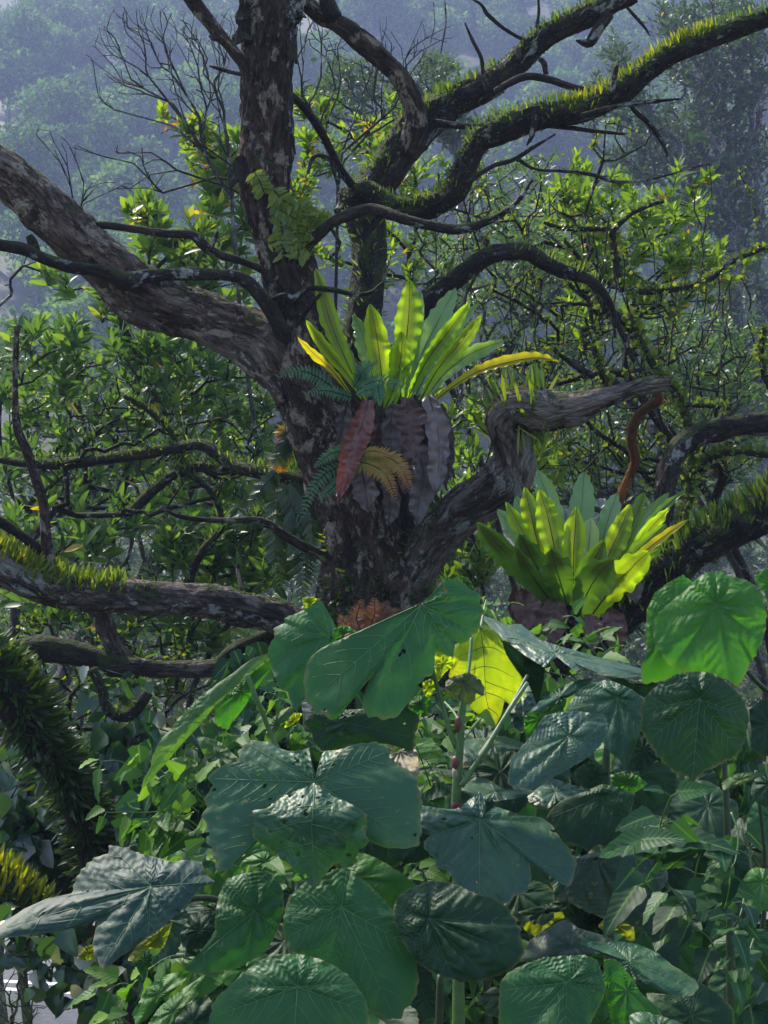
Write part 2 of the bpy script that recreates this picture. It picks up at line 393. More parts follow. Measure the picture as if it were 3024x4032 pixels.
M_far = leafm('hazy_foliage', [(0, (.022, .045, .016)), (.5, (.045, .085, .028)), (1, (.09, .13, .04))], trans=.35, rough=.5)
M_mid = leafm('mid_foliage', [(0, (.018, .045, .016)), (.6, (.05, .10, .03)), (1, (.13, .17, .045))], trans=.4, rough=.35, spec=.6)
M_ground = plain('leaf_litter_ground', (.02, .018, .01), (.05, .06, .022), 3.0)

# ================================================================ GROUND AND HILLS
def ground_z(x, y):
    z = np.interp(y, [-40, 0, 3, 6, 9, 13, 16.5, 17.5, 34, 36, 70, 120, 380, 520, 560, 900], [9, 5.6, 4.9, 4.0, 2.9, .9, .05, 0, 0, .1, 1, 6, 168, 262, 266, 270])
    return z
xs = np.concatenate([np.linspace(-420, -40, 20), np.linspace(-36, 36, 60), np.linspace(40, 420, 20)])
ys = np.concatenate([np.linspace(-40, 40, 110), np.linspace(45, 900, 90)])
X, Y = np.meshgrid(xs, ys)
Z = ground_z(X, Y)
amp = np.interp(Y, [0, 14, 17, 34, 60, 120, 380], [.25, .2, 0, 0, .6, 2, 16]); Z = Z + amp * fbm(np.stack([X * .02 + 3, Y * .02, 0 * X], -1), 4)
Z = Z + .12 * fbm(np.stack([X * 1.2, Y * 1.2, 0 * X], -1), 3) * (Y < 15)
nx = len(xs); i = np.arange(len(ys) - 1)[:, None] * nx; j = np.arange(nx - 1)[None]
gq = np.stack([i + j, i + j + 1, i + nx + j + 1, i + nx + j], -1).reshape(-1, 4)
g = MB().add(np.stack([X, Y, Z], -1), gq).build('ground', M_ground); tag(g, kind='structure')
def gz(x, y):
    z = float(ground_z(x, y)); a = float(np.interp(y, [0, 14, 17, 34, 60, 120, 380], [.25, .2, 0, 0, .6, 2, 16]))
    return z + a * float(fbm(np.array([[x * .02 + 3, y * .02, 0.0]]), 4)[0])

M_road = plain('asphalt', (.10, .10, .105), (.15, .15, .155), 12.0, .85, .15)
M_line = plain('road_paint', (.60, .60, .60), (.8, .8, .8), 6.0, .6, .05)
M_kerb = plain('kerb_concrete', (.25, .24, .22), (.38, .37, .34), 6.0, .85, .2)
def box(mb, a, b):
    (x0, y0, z0), (x1, y1, z1) = a, b
    V = [(x0, y0, z0), (x1, y0, z0), (x1, y1, z0), (x0, y1, z0), (x0, y0, z1), (x1, y0, z1), (x1, y1, z1), (x0, y1, z1)]
    mb.add(V, [(0, 3, 2, 1), (4, 5, 6, 7), (0, 1, 5, 4), (1, 2, 6, 5), (2, 3, 7, 6), (3, 0, 4, 7)]); return mb
ang = R(-9); ca, sa = math.cos(ang), math.sin(ang)
def slab(name, y0, y1, z0, z1, mat, x0=-45, x1=45):
    mb = MB(); box(mb, (x0, y0, z0), (x1, y1, z1)); V = mb.V[0]; V2 = V.copy(); V2[:, 0] = V[:, 0] * ca - (V[:, 1] - 24) * sa; V2[:, 1] = V[:, 0] * sa + (V[:, 1] - 24) * ca + 24
    mb.V[0] = V2; o = mb.build(name, mat); return tag(o, kind='structure')
slab('road', 16.9, 31, -.05, .012, M_road)
slab('road_line', 19.72, 19.84, .013, .016, M_line); slab('road_line', 20.04, 20.16, .013, .016, M_line)
slab('road_line', 29.6, 29.74, .013, .016, M_line)
slab('kerb', 31.0, 31.18, -.05, .13, M_kerb)

# ================================================================ FAR HILL FOREST
def crown_mesh(mb, c, rx, rz, n, fs, tpl, tlow=0.0, thi=1.0, lumps=9):
    """a lumpy crown of leaf clumps"""
    lc = rdir(lumps, .3); lc = c + lc * np.array([rx, rx, rz]) * rng.uniform(.35, .75, (lumps, 1)); lr = rng.uniform(.35, .6, lumps)
    li = rng.integers(0, lumps, n); d = rdir(n, .35); rr = rng.uniform(.7, 1.05, n)[:, None] * lr[li][:, None]
    pos = lc[li] + d * rr * np.array([rx, rx, rz])
    lt = rng.random(lumps) * .6
    t = np.clip(tlow + (thi - tlow) * (lt[li] + .4 * rng.random(n)), 0, 1)
    dd = nrm(d + rng.normal(size=(n, 3)) * .7)
    scatter(mb, tpl, pos, dd, nrm(d + rdir(n) * .6 + np.array([0, 0, .5])), fs * rng.uniform(.6, 1.3, n), t)
TQ = leaf_tpl(.75, 2, .2, .4, 'oval')
protos = []
for k in range(7):
    h = [9, 11, 8, 12, 10, 14, 7][k]; rx = [3.6, 4.2, 3.2, 3.4, 4.6, 3.0, 3.6][k]
    th = Thing('forest_tree', 'green broadleaf tree of the hazy hillside forest', 'tree', (0, 0, 0), 'trees of the hazy hillside forest')
    b = MB(); tube(b, [(0, 0, -1, .28), (.1, 0, h * .4, .2), (0, .1, h * .75, .1)], k=6); th.part(b, 'trunk', M_twig_pale)
    b = MB(); crown_mesh(b, np.array([0, 0, h * .72]), rx, h * .33, 1700, .52, TQ, lumps=12); th.part(b, 'crown', M_hill)
    protos.append(th.o)
pos = []
y = 200.0
cells = []
for yy in np.arange(125, 510, 7.8):
    w = yy * .52
    for xx in np.arange(-w, w, 7.8):
        cells.append((xx + rng.normal() * 1.8, yy + rng.normal() * 1.8))
cells = np.array(cells)
first = [True] * 7
# nearest rows are individual trees, the rest one far-off wood
near_n = 280
vis = np.array([(gz(x, y) - CAMZ + 8) / y for x, y in cells])
order = np.argsort(cells[:, 1] + 60 * (vis < .05) + 900 * (np.abs(cells[:, 0]) > .29 * cells[:, 1]))
cells = cells[order]
far = MB()
TQ2 = leaf_tpl(.8, 1, .2, .3, 'oval')
for n, (x, y) in enumerate(cells):
    z = gz(x, y) - .5; k = int(rng.integers(0, 7)); s = rng.uniform(.95, 1.55)
    if n < near_n:
        o = protos[k] if first[k] else copytree(protos[k]); first[k] = False
        o.location = (x, y, z); o.rotation_euler = (0, 0, rng.uniform(0, 6.28)); o.scale = (s, s, s)
    else:
        h = rng.uniform(7, 12) * s; crown_mesh(far, np.array([x, y, z + h * .7]), rng.uniform(3, 4.6), h * .36, 300, 1.15, TQ2, lumps=7)
print('hill trees', len(cells))
tag(far.build('hillside_forest', M_hill), 'dense forest covering the upper slope of the hazy hill', 'forest', kind='stuff')

# ================================================================ HAZE
def haze():
    m, nt, nd, ln = _mat('haze_air'); v = N(nt, 'ShaderNodeVolumePrincipled'); v.inputs['Density'].default_value = .00112
    v.inputs['Color'].default_value = (.50, .585, .93, 1); v.inputs['Anisotropy'].default_value = .1
    o = N(nt, 'ShaderNodeOutputMaterial'); ln.new(v.outputs[0], o.inputs['Volume'])
    b = MB(); box(b, (-430, -45, -14), (430, 910, 298)); h = b.build('haze', m, smooth=False); tag(h, kind='stuff')
haze()

# ================================================================ THE BIG OLD TREE
DT = 8.2
base = P1(1460, 4560, DT); base[2] = gz(base[0], base[1]) - .1
TREE = Thing('old_tree', 'huge dark old tree with rough bark and spreading broken limbs carrying many ferns', 'tree', base)
LIMB = {}
def limb(name, tile, pts, depth, mat, k=14, step=.02, label=None, key=None, **kw):
    mb = MB(); kw.setdefault('rough', .26); kw.setdefault('seed', random.random() * 50)
    q = T(tile, pts); r = ptube(mb, q, depth, k=k, step=step, **kw)
    o = TREE.part(mb, name, mat, label=label)
    if key: LIMB[key] = r
    return r
# trunk, measured in whole-photo pixels
t1 = T('1', [(1172, -160, 250), (1165, 0, 245), (1160, 200, 218), (1150, 400, 208), (1152, 600, 208), (1140, 740, 222), (1150, 850, 205), (1182, 950, 205), (1225, 1080, 210), (1270, 1250, 225), (1310, 1400, 255)])
t2 = [(1228, 1460, 330), (1325, 1640, 390), (1385, 1830, 400), (1440, 2010, 390), (1465, 2190, 385), (1480, 2380, 400), (1480, 2600, 420), (1470, 3000, 430), (1465, 4000, 440), (1460, 4700, 560)]
mb = MB(); LIMB['trunk'] = ptube(mb, t1 + t2, DT, k=96, step=.02, rough=.18, freq=7, ridge=.023, seed=3.3); TREE.part(mb, 'trunk', M_bark)
# flaking bark plates at the top of the trunk
def flake(mb, px, py, w, h, d, rot=0):
    n = 9; u = np.linspace(-.5, .5, n); U, V = np.meshgrid(u, u)
    edge = 1 + .5 * vn(np.stack([U * 4 + px, V * 4, 0 * U], -1))
    x = U * w * edge; y = V * h * edge; x, y = x * math.cos(rot) - y * math.sin(rot), x * math.sin(rot) + y * math.cos(rot)
    dep = d + .02 * U ** 2 - .03 * (V > .2) * V + .01 * vn(np.stack([U * 6, V * 6, 0 * U + px], -1))
    q = P(px + x.ravel(), py + y.ravel(), dep.ravel()); i = np.arange(n - 1)[:, None] * n; j = np.arange(n - 1)[None]
    Q = np.stack([i + j, i + j + 1, i + n + j + 1, i + n + j], -1).reshape(-1, 4); q2 = q + np.array([0, .02, 0])
    mb.add(q, Q, None, q * 1.0); mb.add(q2, Q[:, ::-1], None, q * 1.0)
    e = np.concatenate([np.arange(n), np.arange(1, n) * n + n - 1, (n - 1) * n + np.arange(n - 2, -1, -1), np.arange(n - 2, 0, -1) * n])
    e2 = np.roll(e, -1); mb.add(np.vstack([q, q2]), np.stack([e, e2, e2 + n * n, e + n * n], -1), None, np.vstack([q, q]))
for x, y, w, h, r in [(1050, 130, 70, 110, .1), (1260, 40, 110, 110, -.3), (1270, 70, 60, 60, .2), (1040, 740, 60, 110, .1), (1265, 200, 40, 160, 0), (1245, 470, 40, 220, 0), (1060, 45, 60, 90, .2)]:
    q = T('1', [(x, y, w)])[0]; mb = MB(); flake(mb, q[0], q[1], q[2], h * .91, DT - .14, r); TREE.part(mb, 'loose_bark', M_bark_dark)
# upper-left broken limb
LIMB['A'] = limb('limb', '1', [(-180, 590, 180), (-60, 690, 175), (60, 775, 175), (180, 880, 185), (290, 1000, 195), (410, 1110, 200), (540, 1210, 200), (690, 1300, 195), (850, 1360, 205), (1000, 1410, 215), (1130, 1470, 230), (1230, 1580, 240), (1300, 1700, 200)], [7.7, 7.9, 8.2, DT], M_bark_pale, k=60, ridge=.019, rough=.28, label='thick pale limb sloping down to the trunk from the upper left')
limb('limb', '1', [(430, 1190, 60), (500, 1300, 75), (600, 1380, 60), (690, 1420, 35)], [8.0, 7.98], M_bark_pale, k=20, ridge=.010)
limb('limb', '3', [(780, -60, 60), (910, -5, 65), (1050, 70, 75), (1170, 170, 80), (1230, 260, 60)], [8.15, DT - .1], M_bark_pale, k=20, ridge=.010)
# knot hollows of the limb
LIMB['B'] = limb('branch', '1', [(-120, 1040, 50), (0, 1055, 50), (100, 1075, 55), (200, 1120, 52), (300, 1150, 60), (400, 1165, 58), (480, 1182, 70), (540, 1215, 85), (600, 1200, 62), (700, 1188, 50), (850, 1185, 50), (1000, 1192, 52), (1060, 1215, 66), (1110, 1262, 62), (1170, 1340, 70), (1220, 1430, 72), (1280, 1500, 60)], [7.5, 7.7, 7.9, 8.05], M_bark_dark, k=20, ridge=.003)
limb('branch', '1', [(360, 975, 24), (450, 972, 34), (600, 993, 34), (720, 1008, 34), (830, 1015, 38), (880, 1060, 40), (950, 1102, 36), (1050, 1130, 34), (1180, 1188, 40), (1260, 1230, 40)], [7.9, 8.0, 8.2], M_bark_dark, k=14, ridge=.002)
limb('spur', '1', [(355, 940, 14), (385, 950, 22), (420, 975, 24)], 7.9, M_bark_dark, k=8)
limb('spur', '1', [(940, 1000, 14), (925, 1040, 20), (905, 1085, 26)], 8.0, M_bark_dark, k=8)
limb('spur', '1', [(125, 1020, 30), (140, 1050, 44), (150, 1090, 50)], 7.7, M_bark_dark, k=8)
limb('branch', '1', [(1130, 1310, 30), (1180, 1290, 24), (1230, 1275, 26), (1265, 1290, 34), (1300, 1265, 26), (1350, 1245, 24), (1450, 1255, 24), (1530, 1272, 22), (1600, 1265, 20), (1655, 1220, 12)], [8.0, 7.9, 7.9], M_bark_dark, k=12)
limb('branch', '1', [(1385, 1270, 14), (1330, 1335, 22), (1290, 1400, 24), (1260, 1480, 30)], [7.9, 8.1], M_bark_dark, k=10)
limb('branch', '1', [(800, -60, 70), (830, 0, 62), (900, 92, 58), (950, 150, 52), (1010, 222, 54), (1065, 285, 70), (1100, 370, 80)], [8.0, 8.15], M_bark, k=18, ridge=.004)
limb('spur', '1', [(905, 150, 20), (925, 160, 40), (960, 165, 40)], 8.07, M_bark, k=8)
limb('spur', '1', [(905, 285, 6), (940, 295, 16), (1000, 312, 16), (1060, 325, 20)], 8.2, M_twig, k=8)
LIMB['R'] = limb('branch', '1', [(1235, 400, 30), (1265, 420, 36), (1310, 462, 34), (1370, 540, 38), (1425, 640, 36), (1470, 730, 38), (1520, 800, 44)], [8.15, 8.6], M_bark_dark, k=12)
limb('spur', '1', [(1330, 750, 14), (1345, 690, 18), (1380, 670, 20), (1430, 690, 26)], 8.5, M_twig_pale, k=8)
limb('spur', '1', [(1262, 400, 10), (1245, 500, 18), (1262, 600, 18), (1276, 665, 8)], 8.02, M_bark_dark, k=8)
# top centre pale branch
limb('branch', '1', [(1270, -20, 50), (1320, 15, 60), (1380, 65, 70), (1450, 95, 70), (1550, 165, 84), (1640, 245, 78), (1720, 330, 80), (1765, 410, 84), (1795, 490, 88), (1790, 570, 96), (1755, 660, 90)], [8.4, 8.6, 8.78], M_bark, k=28, ridge=.009)
limb('spur', '1', [(1395, -60, 60), (1410, 10, 70), (1440, 80, 80)], 8.45, M_bark_moss, k=14)
# stem behind the trunk and the two big right-hand limbs
LIMB['I'] = limb('limb', '1', [(1420, 1900, 170), (1540, 1500, 160), (1590, 1250, 150), (1590, 1050, 140), (1560, 900, 150), (1530, 850, 150)], [8.5, 8.8], M_bark_moss, k=28, ridge=.010)
LIMB['E'] = limb('limb', '2', [(-150, 950, 150), (-90, 850, 150), (-10, 755, 150), (60, 650, 150), (140, 560, 160), (230, 490, 140), (320, 430, 120), (450, 372, 108), (560, 285, 98), (660, 190, 86), (750, 128, 78), (850, 78, 92), (950, 28, 86), (1080, -30, 70)], [8.8, 8.9, 8.7], M_bark_dark, k=36, ridge=.010)
LIMB['F'] = limb('limb', '2', [(-130, 850, 120), (-60, 850, 110), (20, 895, 100), (100, 905, 100), (200, 885, 108), (295, 830, 108), (345, 740, 92), (385, 650, 92), (430, 590, 104), (510, 555, 110), (620, 515, 108), (750, 490, 100), (850, 480, 94), (950, 440, 92), (1050, 378, 88), (1150, 300, 84), (1250, 232, 76), (1400, 168, 70), (1500, 130, 66), (1600, 95, 70), (1740, 45, 82)], [8.7, 8.4, 8.2, 8.0], M_bark_moss, k=36, ridge=.010)
limb('branch', '1', [(1300, 1090, 40), (1380, 1010, 46), (1430, 965, 42), (1500, 932, 46), (1590, 905, 46), (1660, 915, 44), (1740, 945, 42), (1860, 975, 40), (1990, 990, 42), (2110, 955, 32), (2200, 900, 24), (2260, 840, 16), (2300, 775, 6)], [8.0, 7.7, 7.7], M_bark_dark, k=14, ridge=.003)
limb('branch', '2', [(360, 795, 34), (390, 770, 28), (470, 718, 24), (560, 690, 22), (640, 640, 16), (740, 580, 8)], 8.3, M_bark_dark, k=8)
limb('branch', '2', [(575, 685, 18), (650, 730, 16), (780, 740, 15), (900, 755, 16), (1000, 785, 14), (1120, 780, 12), (1250, 750, 10), (1350, 720, 9), (1445, 703, 6)], [8.3, 8.0], M_twig, k=8)
LIMB['H'] = limb('limb', '2', [(-130, 1640, 70), (0, 1560, 90), (100, 1500, 84), (160, 1400, 80), (185, 1320, 80), (260, 1245, 78), (350, 1178, 76), (440, 1112, 72), (520, 1090, 70), (620, 1092, 70), (700, 1140, 66), (780, 1175, 60), (885, 1208, 44), (960, 1280, 30), (1010, 1400, 22), (1080, 1560, 16)], [8.6, 8.3, 8.6], M_bark_dark, k=24, ridge=.004)
for tile, pts, d in [('2', [(455, 400, 26), (430, 330, 18), (420, 250, 16), (385, 180, 15), (350, 100, 9)], 8.7), ('2', [(700, 320, 20), (690, 270, 26), (670, 255, 20)], 8.7),
                     ('2', [(480, 395, 26), (540, 360, 28), (620, 330, 30), (720, 345, 30), (790, 370, 30), (880, 395, 30), (960, 420, 20)], 8.6),
                     ('2', [(640, 200, 26), (610, 175, 20), (560, 150, 17), (500, 110, 18), (445, 60, 20), (420, 20, 14), (370, -10, 8)], 8.8),
                     ('2', [(220, 530, 34), (340, 545, 28), (440, 545, 24), (520, 540, 20)], 8.6), ('2', [(640, 535, 24), (800, 552, 24), (900, 565, 20), (1040, 580, 12)], 8.3),
                     ('2', [(850, 500, 24), (1000, 460, 20), (1130, 442, 18), (1275, 428, 10)], 8.1), ('2', [(1060, 440, 18), (1085, 480, 24), (1150, 540, 22), (1210, 630, 18), (1230, 700, 10)], 8.3),
                     ('2', [(970, 60, 50), (925, 125, 50), (885, 185, 44), (830, 175, 10)], 8.7), ('2', [(1040, 20, 12), (1075, 60, 14), (1120, 110, 14), (1150, 155, 8)], 8.7),
                     ('2', [(650, 150, 16), (668, 60, 12), (665, -30, 8)], 8.8), ('2', [(262, -10, 6), (266, 100, 8), (245, 232, 5)], 8.5), ('2', [(655, 500, 30), (640, 580, 26), (618, 628, 8)], 8.2),
                     ('2', [(585, 260, 14), (580, 215, 26), (570, 205, 10)], 8.75), ('2', [(985, 400, 20), (1000, 300, 24), (1010, 280, 10)], 8.1), ('2', [(850, 70, 10), (880, 40, 10), (940, 60, 8)], 8.6)]:
    limb('twig', tile, pts, d, M_bark_dark if pts[0][2] > 14 else M_twig, k=8)
# right-hand limb with the elbow and broken grey end
LIMB['J'] = limb('limb', '4', [(0, 1150, 150), (100, 1020, 170), (200, 870, 190), (320, 745, 190), (440, 670, 190), (530, 605, 200), (555, 520, 180), (540, 420, 158), (535, 330, 165), (590, 285, 165), (700, 295, 160), (790, 290, 140), (880, 265, 112), (960, 240, 84), (1050, 218, 66), (1140, 192, 64), (1215, 185, 50)], [8.1, 7.85, 7.6, 7.5], M_wood, k=56, ridge=.012, rough=.28, ragged=.1, label='bent limb with a broken weathered grey end pointing right')
limb('spur', '4', [(780, 350, 60), (840, 345, 44), (905, 325, 12)], 7.5, M_wood, k=12, ragged=.05)
LIMB['K'] = limb('limb', '4', [(-30, 1700, 240), (300, 1560, 230), (620, 1400, 220), (900, 1240, 210), (1150, 1060, 170), (1300, 920, 150), (1420, 850, 160), (1550, 785, 170), (1700, 700, 170), (1900, 600, 160)], [8.0, 7.6, 7.4], M_bark_moss, k=36, ridge=.011)
LIMB['L'] = limb('limb', '4', [(1190, 1000, 110), (1200, 820, 95), (1212, 650, 92), (1240, 520, 90), (1290, 445, 90), (1370, 400, 86), (1480, 370, 84), (1600, 352, 80), (1740, 345, 80)], [8.3, 8.6], M_bark_dark, k=28, ridge=.010)
limb('limb', '4', [(1340, 480, 10), (1380, 430, 30), (1450, 420, 40), (1540, 385, 30), (1620, 400, 20), (1720, 395, 18)], 8.55, M_bark_pale, k=12)
limb('aerial_root', '4', [(900, 1150, 40), (960, 900, 40), (1005, 720, 40), (1045, 620, 44), (1085, 520, 40), (1070, 430, 40), (1085, 340, 38), (1140, 285, 40), (1190, 255, 44), (1180, 215, 24)], [7.9, 7.7], M_orange, k=16, ridge=.003, label='rusty orange hairy aerial root hanging from the broken limb end')
# lower-left limbs
LIMB['N'] = limb('limb', '3', [(-200, 850, 130), (-60, 930, 130), (40, 985, 130), (130, 1035, 130), (220, 1070, 132), (350, 1095, 130), (550, 1105, 128), (750, 1115, 122), (950, 1128, 124), (1130, 1175, 130), (1240, 1215, 136), (1400, 1270, 140), (1500, 1330, 160)], [7.3, 7.5, 7.8, 8.1], M_wood, k=48, ridge=.015, label='low horizontal limb with bleached bark reaching left')
limb('branch', '3', [(695, 715, 12), (760, 750, 20), (850, 768, 24), (950, 775, 26), (1080, 772, 28), (1150, 785, 34), (1250, 850, 38), (1350, 903, 44), (1450, 950, 56)], [7.6, 8.1], M_bark, k=12, ridge=.002)
limb('branch', '3', [(75, -60, 22), (70, 0, 24), (65, 200, 26), (75, 370, 36), (118, 480, 38), (158, 600, 40), (188, 700, 40), (200, 850, 40), (212, 970, 50), (222, 1050, 50)], [7.2, 7.5], M_bark, k=14, ridge=.002, label='thin upright branch rising from the low left limb')
limb('branch', '3', [(-80, 730, 44), (0, 780, 44), (80, 830, 42), (150, 885, 42), (215, 950, 50)], [7.3, 7.5], M_bark_dark, k=12, ridge=.002)
limb('spur', '3', [(1025, 960, 14), (1030, 1000, 22), (1045, 1070, 26)], 7.95, M_bark, k=8)
limb('limb', '3', [(400, 1120, 90), (450, 1210, 80), (490, 1310, 76), (570, 1390, 70), (660, 1415, 76), (800, 1415, 76), (1000, 1415, 74), (1180, 1450, 80), (1500, 1560, 80)], [7.6, 7.9, 8.2], M_wood, k=28, ridge=.005, label='second low limb with bleached grey wood below the first')
limb('limb', '3', [(930, 1400, 30), (1000, 1340, 56), (1100, 1300, 66), (1200, 1265, 70), (1350, 1230, 70)], [8.0, 8.2], M_bark_moss, k=16, ridge=.004)
limb('limb', '3', [(-240, 1380, 90), (-80, 1350, 90), (60, 1340, 90), (180, 1330, 110), (330, 1350, 110), (480, 1400, 100), (600, 1400, 70)], [7.5, 7.7], M_bark_moss, k=20, ridge=.004)

# ================================================================ BIRD'S NEST FERNS
def frondmat(name, stops, trans, sori, sfrom=.35, rough=.38, tipc=None, back=None, scol=(.09, .07, .01)):
    m = leafm(name, stops, trans=trans, rough=rough, tipcol=tipc, spec=.4, back=back, bump=.15)
    nt = m.node_tree; sx = [n for n in nt.nodes if n.type == 'SEPXYZ'][0]
    if sori:   # spore patches on both sides of the midrib towards the tip
        a = mth(nt, 'ABSOLUTE', sx.outputs[0]); f1 = ramp(nt, a, [(.42, (1, 1, 1)), (.62, (0, 0, 0))]).outputs[0]
        f2 = ramp(nt, sx.outputs[1], [(sfrom, (0, 0, 0)), (sfrom + .15, (1, 1, 1)), (.93, (1, 1, 1)), (1.0, (.3, .3, .3))]).outputs[0]
        f = mth(nt, 'MULTIPLY', mth(nt, 'MULTIPLY', f1, f2), sori)
        st = noise(nt, mapped(nt, attr(nt, 'c').outputs['Vector'], (3, 90, 1)), 1.0, 2)
        f = mth(nt, 'MULTIPLY', f, mth(nt, 'ADD', .45, st))
        for n in [n for n in nt.nodes if n.type in ('BSDF_PRINCIPLED',)]:
            src = n.inputs['Base Color'].links[0].from_socket; nt.links.new(mixc(nt, f, src, scol), n.inputs['Base Color'])
        for n in [n for n in nt.nodes if n.type == 'BSDF_TRANSLUCENT']:
            src = n.inputs[0].links[0].from_socket; nt.links.new(mixc(nt, f, src, tuple(x * 1.2 for x in scol)), n.inputs[0])
    return m
YG = [(0, (.17, .29, .014)), (1, (.32, .42, .018))]
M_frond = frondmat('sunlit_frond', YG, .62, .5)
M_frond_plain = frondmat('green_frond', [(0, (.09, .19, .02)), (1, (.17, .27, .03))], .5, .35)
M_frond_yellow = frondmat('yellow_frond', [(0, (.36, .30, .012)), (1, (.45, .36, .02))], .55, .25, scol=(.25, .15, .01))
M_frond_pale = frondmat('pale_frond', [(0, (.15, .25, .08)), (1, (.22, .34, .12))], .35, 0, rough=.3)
M_frond_shaded = frondmat('shaded_frond', [(0, (.05, .115, .016)), (1, (.09, .17, .022))], .4, .7, sfrom=.55, scol=(.035, .025, .008))  # shade on the front fronds is put into this darker green
M_frond_sunlit_cream = frondmat('sunlit_cream_frond', [(0, (.45, .50, .20)), (1, (.5, .55, .25))], .6, 0)  # sunlight on the frond is painted as a cream base colour
M_rib = plain('frond_midrib', (.012, .010, .006), (.03, .02, .012), 20)
M_dead = leafm('dead_brown_frond', [(0, (.10, .048, .04)), (.5, (.14, .07, .058)), (1, (.18, .10, .085))], trans=.12, rough=.5, spec=.45, tcol=(1.2, .8, .6), bump=.5)
M_dead_red = leafm('dead_red_frond', [(0, (.15, .042, .028)), (1, (.19, .055, .036))], trans=.15, rough=.38, spec=.6, tcol=(1.2, .8, .6), bump=.4)
M_dead_grey = leafm('dead_grey_frond', [(0, (.10, .072, .068)), (1, (.19, .14, .135))], trans=.12, rough=.45, spec=.5, tcol=(1, .8, .7), bump=.5)
FM = {'s': M_frond, 'g': M_frond_plain, 'y': M_frond_yellow, 'p': M_frond_pale, 'd': M_frond_shaded, 'c': M_frond_sunlit_cream, 'D': M_dead, 'R': M_dead_red, 'G': M_dead_grey}
def frond(TH, tile, pts, w, d, kind, roll=0.0, wave=.09, nm='frond', base_w=.28, dead=False, twist=0.0, fold=.3, label=None):
    q = T(tile, [(x, y) for x, y in pts]); q = np.array(q); k = TILES[tile][2] / 1659; wpx = w * k * (1.0 if dead else 1.22)
    dd = np.interp(np.linspace(0, 1, len(q)), np.linspace(0, 1, len(d)), d)
    c = crom(np.column_stack([P(q[:, 0], q[:, 1], dd)]), 14); c, s = resample(c, np.linalg.norm(np.diff(c, axis=0), axis=1).sum() / 90)
    t = nrm(np.gradient(c, axis=0)); v = s / s[-1]; view = nrm(c - np.array([0, 0, CAMZ])); x = nrm(np.cross(t, view)); nn = nrm(np.cross(x, t))
    sd_ = rng.uniform(0, 99)
    if dead: h = (.5 + .5 * np.clip(v / .3, 0, 1)) * np.maximum(0, 1 - np.clip((v - .45) / .55, 0, 1) ** 1.9) ** .8 * (1 + .12 * vn(np.stack([v * 9 + sd_, 0 * v, 0 * v], -1)))
    else: h = (base_w + (1 - base_w) * np.clip(v / .62, 0, 1) ** .9) * np.maximum(0, 1 - np.clip((v - .55) / .45, 0, 1) ** 2.4) ** .8
    hw = h * wpx / 2 / FPX * float(np.mean(dd))
    nu = 13; u = np.linspace(-1, 1, nu); al = roll + twist * v
    U = u[None] + 0 * v[:, None]; VV = v[:, None] + 0 * U
    L = s[-1]; fr = L / .055
    ph = np.where(U > 0, 1.3, 0); fr = fr * rng.uniform(.7, 1.25)
    w1 = np.sin(VV * fr * 4.6 + ph * 2 + sd_ + 2.5 * vn(np.stack([VV * 6 + sd_, ph, 0 * VV], -1)))
    fold = .75 if dead else fold * rng.uniform(.5, 2.2)
    lift = hw[:, None] * (fold * np.abs(U) ** 1.4) + hw.max() * wave * (1.5 if kind in 'pc' else 2.1) * w1 * (.45 + .75 * np.clip(vn(np.stack([VV * 4 + sd_, ph, 0 * VV], -1)) + .3, 0, 1)) * np.abs(U) ** 2.2 * np.clip(VV * 3, 0, 1)
    lift = lift + hw.max() * .10 * fbm(np.stack([U * 1.6 + sd_, VV * fr * .35, 0 * U], -1), 3) * (2.4 if dead else 1)
    if dead: lift = lift + hw.max() * (.13 * np.sin(VV * fr * 6.5 - np.abs(U) * 2.5 + sd_ + 3 * vn(np.stack([VV * 5, U + sd_, 0 * U], -1))) * np.abs(U) ** .6 + .22 * fbm(np.stack([U * 2 + sd_, VV * fr * 1.3, 0 * U], -1), 3))
    wid = hw[:, None] * U * (1 + .05 * np.sin(VV * fr * 4.6 + sd_ * 2 + ph) * np.abs(U) + .08 * vn(np.stack([VV * fr * 1.7 + ph * 9, ph + sd_, 0 * VV], -1)) + (.22 if dead else .03) * vn(np.stack([VV * fr * 1.6, ph + sd_, 0 * VV], -1)))
    X = x[:, None] * np.cos(al)[:, None, None] + nn[:, None] * np.sin(al)[:, None, None]
    Nn = -x[:, None] * np.sin(al)[:, None, None] + nn[:, None] * np.cos(al)[:, None, None]
    pts3 = c[:, None] + X * wid[..., None] - Nn * lift[..., None]
    n = len(v); i = np.arange(n - 1)[:, None] * nu; j = np.arange(nu - 1)[None]
    Q = np.stack([i + j, i + j + 1, i + nu + j + 1, i + nu + j], -1).reshape(-1, 4)
    mb = MB(); mb.add(pts3.reshape(-1, 3), Q, None, np.stack([U, VV, 0 * U], -1).reshape(-1, 3), rng.random())
    o = TH.part(mb, nm, FM[kind], label=label)
    mb = MB(); cc = c - Nn[:, 0] * .0015; rr = (wpx * .016 + 1.2) / FPX * np.mean(dd) * (1 - .75 * v) * (.7 if kind in 'pc' else 1)
    tube(mb, np.column_stack([cc, rr]), k=5, cap=False); TH.part(mb, 'midrib', M_dead if dead else (M_frond_plain if kind in 'c' else M_rib), parent=o)
    return o

